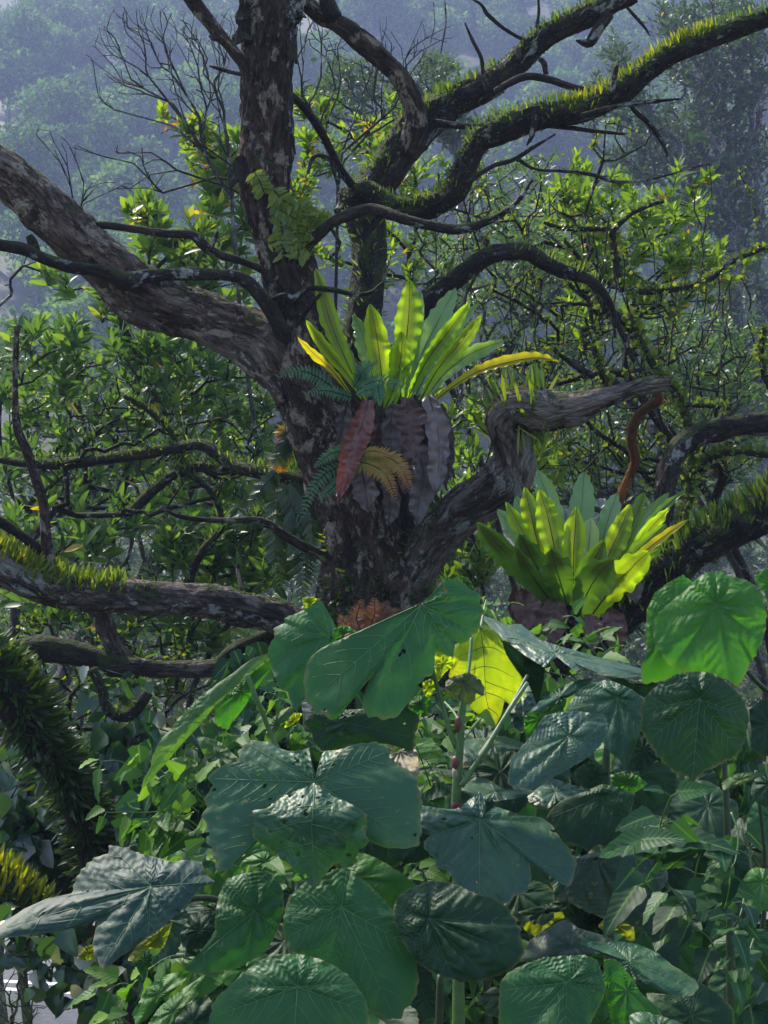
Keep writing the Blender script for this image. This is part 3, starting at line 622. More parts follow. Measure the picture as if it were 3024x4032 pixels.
nest = P1(1540, 1650, 7.85)
F1 = Thing('birds_nest_fern', 'glowing yellow-green bird\'s nest fern high on the old trunk above hanging brown dead fronds', 'fern', nest)
def rootball(TH, tile, cx, cy, rx, ry, d, depth_r):
    q = T(tile, [(cx, cy, rx), (cx, cy, ry)]); c = P1(q[0][0], q[0][1], d); a = q[0][2] / FPX * d; bb = q[1][2] / FPX * d
    n, m = 36, 24; th = np.linspace(0, 2 * np.pi, n, endpoint=False)[None]; ph = np.linspace(.05, np.pi - .05, m)[:, None]
    D_ = np.stack([np.sin(ph) * np.cos(th), np.sin(ph) * np.sin(th), np.cos(ph) + 0 * th], -1)
    r = 1 + .35 * fbm(D_ * 3.2 + cx, 4); V = c + D_ * r[..., None] * np.array([a, depth_r, bb])
    i = np.arange(m - 1)[:, None] * n; j = np.arange(n)[None]; j2 = (j + 1) % n
    mb = MB(); mb.add(V.reshape(-1, 3), np.stack([i + j, i + n + j, i + n + j2, i + j2], -1).reshape(-1, 4), None, (D_ * .2).reshape(-1, 3))
    rp = V.reshape(-1, 3)[rng.integers(0, n * m, 260)]; dn = nrm(rng.normal(size=(260, 3)) * .6 + np.array([0, -.2, -1.0]))
    scatter(mb, leaf_tpl(.05, 3, .1, .5, 'strap'), rp, dn, rdir(260), rng.uniform(.05, .16, 260))
    TH.part(mb, 'root_mass', M_bark_dark)
rootball(F1, 'F', 650, 980, 190, 230, 7.95, .2)
for pts, w, d, k, r in [
    ([(480, 790), (400, 620), (330, 470)], 85, (7.9, 8.15), 'p', .3), ([(560, 830), (520, 650), (470, 450), (418, 345)], 92, (7.9, 8.1), 'p', .5),
    ([(740, 830), (772, 500), (790, 330), (800, 205)], 70, (7.95, 8.2), 'p', .2), ([(720, 830), (800, 590), (900, 385), (1003, 190)], 112, (7.9, 8.2), 'p', .2),
    ([(760, 830), (880, 600), (1000, 430), (1125, 282)], 62, (7.9, 8.15), 'p', .4), ([(830, 820), (930, 690), (1080, 570), (1280, 490)], 78, (7.85, 7.95), 'p', -.4),
    ([(500, 850), (395, 640), (295, 400), (240, 200), (205, 78)], 88, (7.85, 7.95), 's', .1), ([(680, 850), (705, 600), (735, 350), (738, 148)], 132, (7.9, 8.0), 's', -.1),
    ([(590, 880), (580, 680), (550, 450), (513, 282)], 120, (7.8, 7.7), 's', .15), ([(500, 860), (400, 700), (260, 530), (148, 373)], 60, (7.8, 7.7), 's', .3),
    ([(400, 790), (300, 660), (190, 560), (103, 472)], 46, (7.75, 7.55), 'y', .5), ([(715, 850), (830, 620), (960, 440), (1085, 268)], 80, (7.8, 7.75), 's', -.2),
    ([(800, 830), (900, 655), (1030, 500), (1152, 343)], 78, (7.8, 7.7), 's', -.25), ([(640, 870), (680, 660), (697, 520), (692, 437)], 104, (7.75, 7.5), 's', .2),
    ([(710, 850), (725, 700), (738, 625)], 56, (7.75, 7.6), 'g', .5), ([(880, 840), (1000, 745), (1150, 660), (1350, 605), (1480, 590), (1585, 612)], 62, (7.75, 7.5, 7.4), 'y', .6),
    ([(600, 880), (640, 790), (690, 650)], 70, (7.72, 7.6), 's', .4)]:
    frond(F1, 'F', pts, w, d, k, r)
for pts, w, d, k, r in [
    ([(560, 960), (560, 1120), (585, 1300)], 110, (7.72, 7.75), 'D', .2), ([(385, 845), (362, 950), (352, 1060), (372, 1170)], 90, (7.8, 7.85), 'G', .3),
    ([(650, 850), (635, 960), (635, 1100), (650, 1270)], 112, (7.68, 7.7), 'G', .2), ([(460, 1200), (490, 1340), (505, 1470)], 150, (7.68, 7.62), 'G', -.2),
    ([(610, 1260), (632, 1420), (615, 1545)], 108, (7.66, 7.66), 'G', .3), ([(740, 1180), (725, 1280), (715, 1370)], 86, (7.66, 7.62), 'D', -.3),
    ([(920, 850), (962, 1000), (968, 1150), (945, 1345)], 92, (7.75, 7.8), 'G', -.4), ([(790, 1090), (822, 1270), (792, 1420), (778, 1548)], 140, (7.66, 7.6), 'G', .2),
    ([(720, 815), (742, 950), (748, 1080), (728, 1215)], 150, (7.62, 7.5), 'D', .1), ([(850, 805), (880, 920), (905, 1050), (905, 1190), (888, 1375)], 135, (7.62, 7.5), 'G', -.1),
    ([(505, 830), (465, 980), (405, 1130), (372, 1250), (328, 1408)], 135, (7.62, 7.4), 'R', .1)]:
    frond(F1, 'F', pts, w, d, k, r, nm='dead_frond', dead=True, wave=.13, label='dry rust-red drooping frond' if k == 'R' else None)

nest2 = P1(2250, 2420, 7.0)
F2 = Thing('birds_nest_fern', 'broad lime-green bird\'s nest fern low on the mossy right limb above curled brown leaves', 'fern', nest2)
rootball(F2, 'G', 740, 1150, 330, 140, 7.15, .25)
for pts, w, d, k, r in [
    ([(700, 1050), (645, 600), (570, 300), (485, 85)], 140, (7.1, 7.45), 'p', .2), ([(745, 1050), (780, 650), (812, 350), (830, 100)], 155, (7.1, 7.5), 'p', -.1),
    ([(600, 900), (430, 640), (300, 500), (200, 378)], 120, (7.1, 7.3), 'p', .4), ([(640, 950), (520, 700), (420, 470), (330, 282)], 130, (7.1, 7.35), 'p', .2),
    ([(700, 900), (700, 640), (690, 420)], 70, (7.1, 7.4), 'p', .6), ([(900, 950), (965, 600), (1020, 400), (1068, 265)], 125, (7.1, 7.4), 'p', -.2),
    ([(1000, 950), (1190, 640), (1300, 430), (1445, 258)], 112, (7.05, 7.3), 'p', -.4), ([(960, 950), (1110, 660), (1200, 450), (1272, 252)], 122, (7.05, 7.25), 'g', .5),
    ([(820, 900), (862, 650), (878, 440)], 120, (7.05, 7.2), 'c', .2), ([(1010, 950), (1200, 660), (1380, 400), (1565, 240)], 66, (7.0, 7.1), 'g', .4),
    ([(650, 1050), (500, 640), (440, 400), (398, 218)], 132, (7.05, 7.2), 's', .1), ([(560, 860), (430, 620), (340, 460), (262, 325)], 100, (7.0, 7.1), 's', .3),
    ([(1000, 1000), (1170, 740), (1300, 530), (1447, 368)], 112, (7.0, 7.0), 's', -.5), ([(1010, 950), (1180, 720), (1300, 600), (1428, 483)], 84, (6.98, 6.9), 'g', .3),
    ([(720, 1060), (620, 680), (565, 430), (505, 236)], 155, (6.98, 7.1), 's', 0), ([(900, 1050), (1000, 730), (1080, 550), (1165, 340)], 138, (6.98, 7.1), 's', -.15),
    ([(755, 1050), (752, 720), (765, 520), (772, 355)], 135, (6.95, 7.0), 's', .1), ([(950, 1080), (1230, 730), (1430, 560), (1588, 452)], 62, (6.95, 6.7), 'y', .4),
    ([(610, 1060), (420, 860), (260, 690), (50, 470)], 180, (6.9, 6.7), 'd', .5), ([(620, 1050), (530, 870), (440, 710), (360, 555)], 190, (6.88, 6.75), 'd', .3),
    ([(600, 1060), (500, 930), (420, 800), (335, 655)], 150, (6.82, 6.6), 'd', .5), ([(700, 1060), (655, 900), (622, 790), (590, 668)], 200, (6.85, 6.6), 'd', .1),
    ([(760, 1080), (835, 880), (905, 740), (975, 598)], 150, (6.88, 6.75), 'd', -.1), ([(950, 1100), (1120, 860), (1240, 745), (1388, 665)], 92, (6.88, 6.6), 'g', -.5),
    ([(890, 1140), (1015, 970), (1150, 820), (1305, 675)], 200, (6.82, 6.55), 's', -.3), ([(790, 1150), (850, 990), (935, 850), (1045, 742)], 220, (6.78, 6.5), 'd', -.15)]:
    frond(F2, 'G', pts, w, d, k, r, base_w=.42)
for pts, w, d, k, r in [([(400, 960), (405, 1090), (390, 1290)], 190, (6.85, 6.8), 'D', .1), ([(640, 1050), (600, 1180), (560, 1400)], 210, (6.8, 6.75), 'D', -.1),
                        ([(860, 1140), (880, 1250), (890, 1420)], 150, (6.75, 6.7), 'D', .2), ([(1010, 1120), (1060, 1230), (1090, 1400)], 190, (6.75, 6.7), 'D', -.2),
                        ([(1010, 1000), (1080, 960), (1180, 930)], 120, (6.8, 6.75), 'D', .3), ([(1100, 930), (1180, 980), (1215, 1060)], 150, (6.78, 6.7), 'G', .2), ([(330, 930), (310, 1080), (330, 1200)], 90, (6.9, 6.9), 'D', .3)]:
    frond(F2, 'G', pts, w, d, k, r, nm='dead_frond', dead=True, wave=.10)

# ================================================================ STRAP FERNS ALONG THE LIMBS
M_strap = leafm('strap_fern_green', [(0, (.03, .07, .012)), (.5, (.08, .14, .018)), (1, (.24, .26, .02))], trans=.45, rough=.4)
M_strap_yellow = leafm('strap_fern_yellow', [(0, (.09, .13, .015)), (.6, (.25, .27, .02)), (1, (.42, .30, .02))], trans=.5, rough=.4)
M_strap_dark = leafm('strap_fern_dark', [(0, (.012, .028, .008)), (.6, (.03, .06, .014)), (1, (.09, .11, .02))], trans=.3, rough=.4)
M_creeper = leafm('creeper_leaf', [(0, (.06, .11, .02)), (.6, (.14, .19, .03)), (1, (.28, .26, .04))], trans=.45, rough=.4)
TS = leaf_tpl(.15, 4, .2, .22, 'strap'); TSB = leaf_tpl(.2, 4, .2, .3, 'obov'); TRD = leaf_tpl(.75, 2, .2, .3, 'oval')
def fringe(mb, L, v0, v1, n, ln, spread=50, center=0.0, tpl=TS, up=.8, w=1.0, tb=0.0, m=0, clump=0.0):
    c, r, t, nn, b = L; N_ = len(c); v = rng.uniform(v0, v1, n)
    if clump: v = v0 + (v1 - v0) * np.clip(np.round((v - v0) / (v1 - v0) / clump) * clump + rng.normal(size=n) * clump * .28, 0, 1)
    i = np.clip((v * (N_ - 1)).astype(int), 0, N_ - 2)
    T_ = t[i]; upv = np.array([0, 0, 1.0]) - T_ * T_[:, 2:3]; upv = np.where(np.linalg.norm(upv, axis=1, keepdims=True) < .15, nn[i], upv); upv = nrm(upv); side = np.cross(T_, upv)
    a = np.radians(center + rng.normal(size=n) * spread)[:, None]; rad = upv * np.cos(a) + side * np.sin(a)
    pos = c[i] + rad * r[i][:, None] * .97
    d = nrm(rad * (1 - up * .4) + np.array([0, 0, up]) + rng.normal(size=(n, 3)) * .22)
    fac = rng.normal(size=(n, 3)) * .8 + np.array([0, -1.0, .3]); scatter(mb, tpl, pos, d, fac, ln * rng.uniform(.5, 1.25, n), np.clip(rng.beta(2, 2, n) + tb, 0, 1), width=np.full(n, w), m=m)
def fringe_obj(name, label, cat, jobs, mats, group=None):
    mb = MB()
    for j in jobs: fringe(mb, **j)
    return solo(mb, name, mats, label, cat, group, 'stuff')
G_ = 'small ferns fringing the limbs of the old tree'
fringe_obj('strap_fern_fringe', 'yellowing upright strap ferns lining the top of the long right-hand limb', 'fern fringe', [
    dict(L=LIMB['F'], v0=.52, v1=.86, n=420, ln=.068, spread=34, m=1, clump=.05), dict(L=LIMB['F'], v0=.50, v1=.9, n=420, ln=.05, spread=55), dict(L=LIMB['F'], v0=.0, v1=.95, n=1500, ln=.022, spread=75, up=.2, tpl=TRD, tb=-.1), dict(L=LIMB['F'], v0=.34, v1=.55, n=220, ln=.06, spread=60), dict(L=LIMB['F'], v0=.84, v1=1, n=110, ln=.06, spread=35, clump=.15),
    dict(L=LIMB['F'], v0=.05, v1=.4, n=300, ln=.045, spread=90, tb=-.1)], [M_strap, M_strap_yellow], G_)
fringe_obj('strap_fern_fringe', 'green strap ferns along the upper forked limb in the top middle', 'fern fringe', [
    dict(L=LIMB['E'], v0=.0, v1=.95, n=1300, ln=.022, spread=75, up=.2, tpl=TRD, tb=-.1), dict(L=LIMB['E'], v0=.30, v1=.52, n=260, ln=.065, spread=55, clump=.3, tb=.1), dict(L=LIMB['E'], v0=.1, v1=.35, n=160, ln=.05, spread=80), dict(L=LIMB['E'], v0=.68, v1=.95, n=230, ln=.06, spread=45), dict(L=LIMB['E'], v0=.52, v1=.6, n=40, ln=.07, spread=40)], [M_strap], G_)
fringe_obj('strap_fern_fringe', 'small green ferns dotted along the arched dark limb right of the fern', 'fern fringe', [dict(L=LIMB['H'], v0=.25, v1=.85, n=90, ln=.06, spread=55, tb=.1), dict(L=LIMB['H'], v0=.45, v1=.75, n=30, ln=.06, spread=70, m=1)], [M_strap, M_strap_yellow], G_)
fringe_obj('strap_fern_fringe', 'dense bright green strap ferns on the low horizontal limb at the left edge', 'fern fringe', [
    dict(L=LIMB['N'], v0=.0, v1=.8, n=900, ln=.02, spread=60, up=.2, tpl=TRD, tb=-.1), dict(L=LIMB['N'], v0=.05, v1=.26, n=420, ln=.085, spread=40, m=1, up=.9), dict(L=LIMB['N'], v0=.14, v1=.42, n=420, ln=.085, spread=45, tb=.25), dict(L=LIMB['N'], v0=.1, v1=.4, n=260, ln=.09, spread=60, center=-70, up=.3), dict(L=LIMB['N'], v0=.42, v1=.52, n=10, ln=.06, spread=10, tb=.3)], [M_strap, M_strap_yellow], G_)
fringe_obj('strap_fern_fringe', 'thick shaggy strap ferns covering the mossy limb behind the lower fern on the right', 'fern fringe', [
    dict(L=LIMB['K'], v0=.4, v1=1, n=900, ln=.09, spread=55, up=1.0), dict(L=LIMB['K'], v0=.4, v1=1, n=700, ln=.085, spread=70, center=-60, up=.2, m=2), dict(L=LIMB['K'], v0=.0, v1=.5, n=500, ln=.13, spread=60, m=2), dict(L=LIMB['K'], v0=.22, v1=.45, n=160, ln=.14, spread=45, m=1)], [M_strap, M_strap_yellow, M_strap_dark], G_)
fringe_obj('strap_fern_fringe', 'tufts of thin upright green ferns on the elbow of the broken limb', 'fern fringe', [
    dict(L=LIMB['J'], v0=.54, v1=.60, n=110, ln=.19, spread=45, up=1.3, w=.5, m=1, tpl=TS), dict(L=LIMB['J'], v0=.56, v1=.72, n=130, ln=.14, spread=70, w=.8), dict(L=LIMB['J'], v0=.60, v1=.78, n=90, ln=.15, spread=40, center=-120, up=-.25, w=.5, tb=.2), dict(L=LIMB['J'], v0=.0, v1=.3, n=240, ln=.08, spread=90, up=.2, m=2)], [M_strap, M_strap_yellow, M_strap_dark], G_)
fringe_obj('strap_fern_mat', 'dark mat of small creeping ferns clothing the foot of the trunk', 'fern mat', [
    dict(L=LIMB['trunk'], v0=.52, v1=.68, n=1300, ln=.085, spread=90, up=.1, m=2, tpl=TSB, w=1.3), dict(L=LIMB['trunk'], v0=.505, v1=.60, n=2200, ln=.06, spread=90, up=.1, tpl=TSB, w=1.2, tb=-.2), dict(L=LIMB['trunk'], v0=.47, v1=.56, n=260, ln=.07, spread=90, up=.1, tpl=TSB)], [M_strap, M_strap_yellow, M_strap_dark], G_)
fringe_obj('strap_fern_fringe', 'mossy clusters of small leaves under the second low limb on the left', 'fern fringe', [
    dict(L=LIMB['I'], v0=.1, v1=1, n=330, ln=.06, spread=90, up=.3), dict(L=LIMB['R'], v0=.5, v1=1, n=30, ln=.05, spread=60)], [M_strap, M_strap_yellow, M_strap_dark], G_)
# creeping fern with paired round leaflets on the trunk
mb = MB(); q = []
for pts in [[(1180, 820), (1230, 870), (1290, 900), (1340, 940), (1385, 1000)], [(1190, 850), (1215, 950), (1225, 1100)], [(1100, 745), (1120, 780), (1140, 830)], [(1300, 900), (1330, 960), (1370, 1010)], [(1250, 980), (1290, 1030), (1340, 1090)], [(1160, 1050), (1240, 1045), (1320, 1110)], [(1290, 870), (1350, 930), (1380, 960)], [(1180, 890), (1250, 930), (1300, 960)]]:
    a = np.array(T('1', pts)); c = crom(P(a[:, 0], a[:, 1], np.full(len(a), DT - .24)), 8); tube(mb, np.column_stack([c, np.full(len(c), .003)]), k=4, m=1)
    n = len(c); tt = nrm(np.gradient(c, axis=0))
    for sgn in (-1, 1):
        sdv = nrm(np.cross(tt, np.array([0, -1.0, 0]))) * sgn + tt * .5 + np.array([0, -.35, 0]) + rng.normal(size=(n, 3)) * .2
        scatter(mb, leaf_tpl(.34, 3, .1, .3), c, sdv, rng.normal(size=(n, 3)) * .3 + np.array([0, -1, .3]), rng.uniform(.05, .08, n), rng.beta(2, 2, n) * .5 + .5)
scatter(mb, leaf_tpl(.22, 3, .1, .3, 'obov'), np.array([P1(*T('1', [(1330 + rng.normal() * 35, 990 + rng.normal() * 60)])[0], DT - .25) for _ in range(70)]), rdir(70, .3) + np.array([.3, -.5, 0]), rdir(70) + np.array([0, -1, 0]), rng.uniform(.05, .10, 70), rng.beta(2, 2, 70) * .6 + .4)
solo(mb, 'climbing_fern', [M_strap, M_twig], 'bright creeping fern with paired leaflets on the upper trunk below the fork', 'fern')
mb = MB()
for x, y in [(10 + rng.random() * 75, 738 + rng.random() * 80) for _ in range(34)] + [(140 + i * 13 + rng.normal() * 4, 880 + i * 11 + rng.normal() * 5) for i in range(11)]:
    a = T('1', [(x, y)])[0]; p0 = P1(a[0], a[1], 7.78 + (x / 500) * .1)
    scatter(mb, TRD, p0[None], rdir(1) + np.array([[0, 0, .5]]), np.array([[rng.normal() * .3, -1, .2]]), np.array([.032]), np.array([rng.random() * .6]))
solo(mb, 'round_leaf_creeper', M_strap, 'dotted round-leaved creeper on the pale limb at the left edge', 'creeper')

# ================================================================ FEATHERY FERNS
M_feather = leafm('feathery_fern_leaf', [(0, (.045, .13, .055)), (1, (.09, .20, .08))], trans=.4, rough=.5)
M_feather_gold = leafm('golden_fern_leaf', [(0, (.22, .20, .03)), (.5, (.36, .22, .03)), (1, (.42, .13, .03))], trans=.45, rough=.5)
M_feather_brown = leafm('brown_fern_leaf', [(0, (.14, .055, .03)), (1, (.26, .10, .045))], trans=.3, rough=.6)
TPN = leaf_tpl(.34, 14, .1, .3, 'tip')
_z = np.where(np.arange(15) % 2 == 0, 1.35, .45)[:, None]; TPN[0][:, 0] = (TPN[0][:, 0].reshape(15, -1) * _z).ravel()
def feather(TH, tile, pts, d, plen, mat, n=17, face=(0, -1, .35), droop=.1):
    a = np.array(T(tile, pts)); k = TILES[tile][2] / 1659; dd = np.interp(np.linspace(0, 1, len(a)), np.linspace(0, 1, len(d)), d)
    c = crom(P(a[:, 0], a[:, 1], dd), 10); c, s = resample(c, np.linalg.norm(np.diff(c, axis=0), axis=1).sum() / n)
    mb = MB(); tube(mb, np.column_stack([c, np.linspace(.003, .001, len(c))]), k=4, m=1); t = nrm(np.gradient(c, axis=0)); f = np.array(face, float)
    pl = plen * k / FPX * dd[0]
    for i in range(1, len(c)):
        v = i / len(c); L = pl * math.sin(math.pi * (v * .85 + .15)) ** .7 * (1.1 - .5 * v) + .005
        for sg in (-1, 1):
            sdv = nrm(np.cross(t[i], f)) * sg; dr = nrm(sdv * .9 + t[i] * .35 + rng.normal(size=3) * .06)
            tt = float(np.clip(v + rng.normal() * .12, 0, 1))
            scatter(mb, TPN, c[i][None], (dr + np.array([0, 0, -droop]))[None], (nrm(f) + rng.normal(size=3) * .25)[None], np.array([L]), np.array([tt]))
    TH.part(mb, 'frond', [mat, M_twig])
FE = Thing('feathery_fern', 'lacy blue-green fern hanging on the trunk left of the bird\'s nest fern', 'fern', P1(1380, 1560, 7.75))
for pts, d, pl in [([(310, 760), (200, 690), (110, 665), (-10, 690)], (7.8, 7.6), 62), ([(420, 820), (330, 790), (250, 775), (150, 790)], (7.75, 7.6), 50), ([(430, 790), (500, 740), (590, 720), (790, 790)], (7.7, 7.45), 62),
                   ([(560, 740), (565, 780), (572, 850)], (7.5, 7.4), 50), ([(450, 730), (480, 660), (560, 610)], (7.7, 7.6), 45), ([(420, 760), (460, 690), (420, 620)], (7.7, 7.6), 45), ([(600, 790), (520, 770), (440, 800)], (7.5, 7.4), 50)]:
    feather(FE, 'F', pts, d, pl, M_feather)
FE = Thing('feathery_fern', 'lacy blue-green fern hanging low on the left side of the trunk', 'fern', P1(1300, 1900, 7.75))
for pts, d, pl in [([(400, 1130), (300, 1130), (200, 1210)], (7.65, 7.5), 50), ([(370, 1200), (260, 1250), (180, 1350), (130, 1490)], (7.7, 7.5), 58), ([(380, 1230), (300, 1330), (220, 1390)], (7.7, 7.5), 48), ([(430, 1130), (430, 1080), (330, 1100)], (7.6, 7.5), 44)]:
    feather(FE, 'F', pts, d, pl, M_feather)
FE = Thing('feathery_fern', 'golden and orange drying fern fronds in front of the hanging dead fronds', 'fern', P1(1420, 1800, 7.5))
for pts, d, pl in [([(400, 1190), (500, 1190), (600, 1250), (660, 1385)], (7.55, 7.3), 75), ([(480, 1150), (600, 1150), (690, 1210), (742, 1330)], (7.5, 7.3), 75), ([(470, 1130), (540, 1120), (640, 1150)], (7.5, 7.35), 40)]:
    feather(FE, 'F', pts, d, pl, M_feather_gold, n=24)
FE = Thing('feathery_fern', 'withered brown fern at the foot of the trunk above the large lobed leaf', 'fern', P1(1470, 2400, 7.6))
for pts, d, pl in [([(650, 520), (690, 400), (690, 290)], (7.6, 7.5), 90), ([(680, 480), (740, 390), (790, 310)], (7.6, 7.5), 70), ([(690, 500), (780, 410), (880, 380)], (7.6, 7.5), 80), ([(600, 540), (560, 430), (600, 300)], (7.6, 7.55), 80), ([(560, 560), (480, 470), (430, 420)], (7.6, 7.55), 80)]:
    feather(FE, 'B', pts, d, pl, M_feather_brown, n=18)
FE = Thing('feathery_fern', 'drooping dull green fern fronds hanging left of the trunk over the low limb', 'fern', P1(1120, 1900, 8.3))
for pts, d, pl in [([(1230, 620), (1290, 800), (1310, 1000), (1300, 1130)], (8.3, 8.3), 110), ([(1240, 600), (1200, 700), (1190, 900), (1210, 1060)], (8.4, 8.4), 100), ([(1250, 600), (1330, 720), (1360, 900)], (8.3, 8.2), 90), ([(1260, 380), (1230, 450), (1180, 540)], (8.3, 8.3), 70), ([(1200, 560), (1130, 640), (1080, 720)], (8.4, 8.4), 70)]:
    feather(FE, '3', pts, d, pl, M_strap_dark, n=24, droop=.4)
FE = Thing('feathery_fern', 'orange-brown fern tuft behind the left edge of the trunk', 'fern', P1(1150, 1750, 8.5))
for pts, d, pl in [([(1260, 430), (1240, 380), (1200, 420)], (8.5, 8.5), 70), ([(1260, 450), (1280, 400), (1230, 480)], (8.5, 8.5), 70), ([(1270, 500), (1220, 500), (1190, 560)], (8.5, 8.5), 70)]:
    feather(FE, '3', pts, d, pl, M_feather_gold, n=16)

# ================================================================ SHRUBS AND SMALL TREES BEHIND THE OLD TREE
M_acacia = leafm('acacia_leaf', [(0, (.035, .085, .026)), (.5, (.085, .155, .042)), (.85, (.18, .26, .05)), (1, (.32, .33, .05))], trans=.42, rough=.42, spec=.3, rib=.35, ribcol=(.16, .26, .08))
M_acacia_lit = leafm('lit_acacia_leaf', [(0, (.065, .125, .025)), (.6, (.14, .21, .032)), (.93, (.23, .29, .04)), (1, (.42, .32, .03))], trans=.55, rough=.42, spec=.3, rib=.3, ribcol=(.3, .4, .1))  # lit copy of the acacia leaf: sunlight put into a yellower colour
M_fine = leafm('fine_grey_green_leaf', [(0, (.04, .09, .03)), (.6, (.10, .17, .055)), (1, (.22, .30, .08))], trans=.4, rough=.4)
M_yellow = leafm('old_yellow_leaf', [(0, (.40, .22, .015)), (.6, (.50, .34, .03)), (1, (.45, .14, .02))], trans=.4, rough=.5)
TA = leaf_tpl(.34, 5, .22, .22, 'oval'); TA2 = leaf_tpl(.30, 3, .2, .25, 'oval')
def ell_tips(specs, k=1.0):
    """specs: (cx, cy, rx, ry, d0, d1, n) in whole-view units"""
    o = []
    for cx, cy, rx, ry, d0, d1, n in specs:
        n = max(1, int(n * k)); a = rng.uniform(0, 6.283, n); r = np.sqrt(rng.random(n)); q = 3024 / 1659
        o.append(P((cx + rx * r * np.cos(a)) * q, (cy + ry * r * np.sin(a)) * q, rng.uniform(d0, d1, n)))
    return np.vstack(o)
def whorls(mb, tips, td, size, per=9, lo=.55, tpl=TA, stem=.10, up=.5, tb=0.0, m=0, spread=.9, yel=0.0):
    n = len(tips); k = n * per; i = np.repeat(np.arange(n), per); s = np.tile(np.linspace(0, 1, per), n)
    ax = nrm(td[i] * .6 + np.array([0, 0, up])); ph = np.tile(np.arange(per) * 2.4, n) + np.repeat(rng.uniform(0, 6.28, n), per)
    a = nrm(np.cross(ax, np.array([.3, 1, .1]))); b = np.cross(ax, a); rad = a * np.cos(ph)[:, None] + b * np.sin(ph)[:, None]
    op = (spread * (1.15 - .75 * s) + rng.normal(size=k) * .15)[:, None]
    d = nrm(ax * np.cos(op) + rad * np.sin(op)); pos = tips[i] - ax * (stem * (1 - s))[:, None]
    tt = np.clip(rng.beta(2, 2.2, k) * .9 + tb + .25 * (s - .5), 0, 1); 
    mm = rng.random(k) < yel
    fac = nrm(ax + rng.normal(size=(k, 3)) * .35)
    sz = size * rng.uniform(lo, 1.15, k) * (1.05 - .3 * s)
    scatter(mb, tpl, pos[~mm], d[~mm], fac[~mm], sz[~mm], tt[~mm], m=m, width=rng.uniform(.65, 1.35, int((~mm).sum())))
    if mm.any(): scatter(mb, tpl, pos[mm], nrm(d[mm] + np.array([0, 0, -.8])), fac[mm], sz[mm], rng.random(mm.sum()), m=m + 1)
def shrub(name, label, base, specs, size=.16, per=9, mat=None, group=None, tpl=TA, up=.5, tb=0.0, trunk=None, r_tip=.0035, k=1.0, wood=None, rmax=.12, yel=.006, cat='shrub', spread=.9, stem=.1, extra=0):
    b = np.array(base, float)
    if b[2] < -50: b[2] = gz(b[0], b[1]) - .1
    TH = Thing(name, label, cat, b, group); tips = ell_tips(specs, k)
    mb = MB(); td, pos, par, rad = grow(mb, b, tips, r_tip=r_tip, rmax=rmax, trunk=trunk); TH.part(mb, 'trunk', wood or M_twig)
    mb = MB(); whorls(mb, tips, td, size, per, tpl=tpl, up=up, tb=tb, yel=yel, spread=spread, stem=stem)
    if extra:   # leaves along the thin twigs too
        c = np.where(rad < r_tip * 2.6)[0]; c = rng.choice(c, min(len(c), extra)); whorls(mb, pos[c], nrm(pos[c] - pos[par[c]]), size * .9, 3, tpl=tpl, up=up, tb=tb - .1, yel=yel)
    TH.part(mb, 'foliage', [mat or M_acacia, M_yellow]); return TH
GA = 'leafy acacia shrubs behind the old tree'
def gp(x, y): return (x, y, -99)
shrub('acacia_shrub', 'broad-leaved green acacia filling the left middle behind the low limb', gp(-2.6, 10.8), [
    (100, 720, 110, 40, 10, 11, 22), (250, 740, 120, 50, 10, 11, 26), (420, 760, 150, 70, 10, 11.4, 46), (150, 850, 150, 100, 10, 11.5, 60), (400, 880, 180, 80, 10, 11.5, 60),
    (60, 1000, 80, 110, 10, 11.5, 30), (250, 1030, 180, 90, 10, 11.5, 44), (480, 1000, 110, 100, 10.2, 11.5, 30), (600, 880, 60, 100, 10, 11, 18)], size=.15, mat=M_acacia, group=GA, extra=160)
shrub('acacia_shrub', 'acacia with upright leaf tufts rising behind the sloping pale limb', gp(-1.9, 11.6), [
    (310, 450, 40, 30, 10.6, 11.2, 8), (300, 480, 60, 40, 10.6, 11.4, 14), (400, 500, 90, 40, 10.6, 11.4, 18), (360, 560, 150, 50, 10.6, 11.4, 26), (240, 640, 110, 50, 10.6, 11.4, 20), (470, 600, 90, 60, 10.6, 11.4, 18),
    (500, 330, 30, 60, 10.8, 11.2, 12), (480, 400, 60, 60, 10.8, 11.4, 20), (530, 520, 40, 60, 10.8, 11.2, 10), (120, 600, 60, 40, 11, 11.4, 6)], size=.17, mat=M_acacia, group=GA, tb=.22, yel=.02, extra=60)
shrub('acacia_shrub', 'thin acacia twigs with the first yellow leaves left of the upper trunk', gp(-1.5, 11.9), [
    (350, 235, 12, 14, 11, 11.2, 3), (400, 265, 50, 24, 11, 11.2, 12), (440, 300, 60, 30, 11, 11.4, 14), (460, 350, 50, 40, 11, 11.4, 12)], size=.13, mat=M_acacia_lit, group=GA, tb=.15, yel=.12)
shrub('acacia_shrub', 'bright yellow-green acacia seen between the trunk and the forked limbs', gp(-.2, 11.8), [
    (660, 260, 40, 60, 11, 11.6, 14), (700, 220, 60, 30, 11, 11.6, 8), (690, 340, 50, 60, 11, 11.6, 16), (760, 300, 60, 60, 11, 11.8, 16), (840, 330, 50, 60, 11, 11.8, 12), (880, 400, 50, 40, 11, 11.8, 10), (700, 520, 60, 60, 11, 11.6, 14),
    (860, 560, 60, 80, 11, 11.8, 18), (860, 240, 60, 40, 11, 11.8, 8), (930, 380, 50, 40, 11, 11.8, 8), (650, 430, 40, 60, 11, 11.4, 10)], size=.125, mat=M_acacia_lit, group=GA, yel=.03, extra=40)
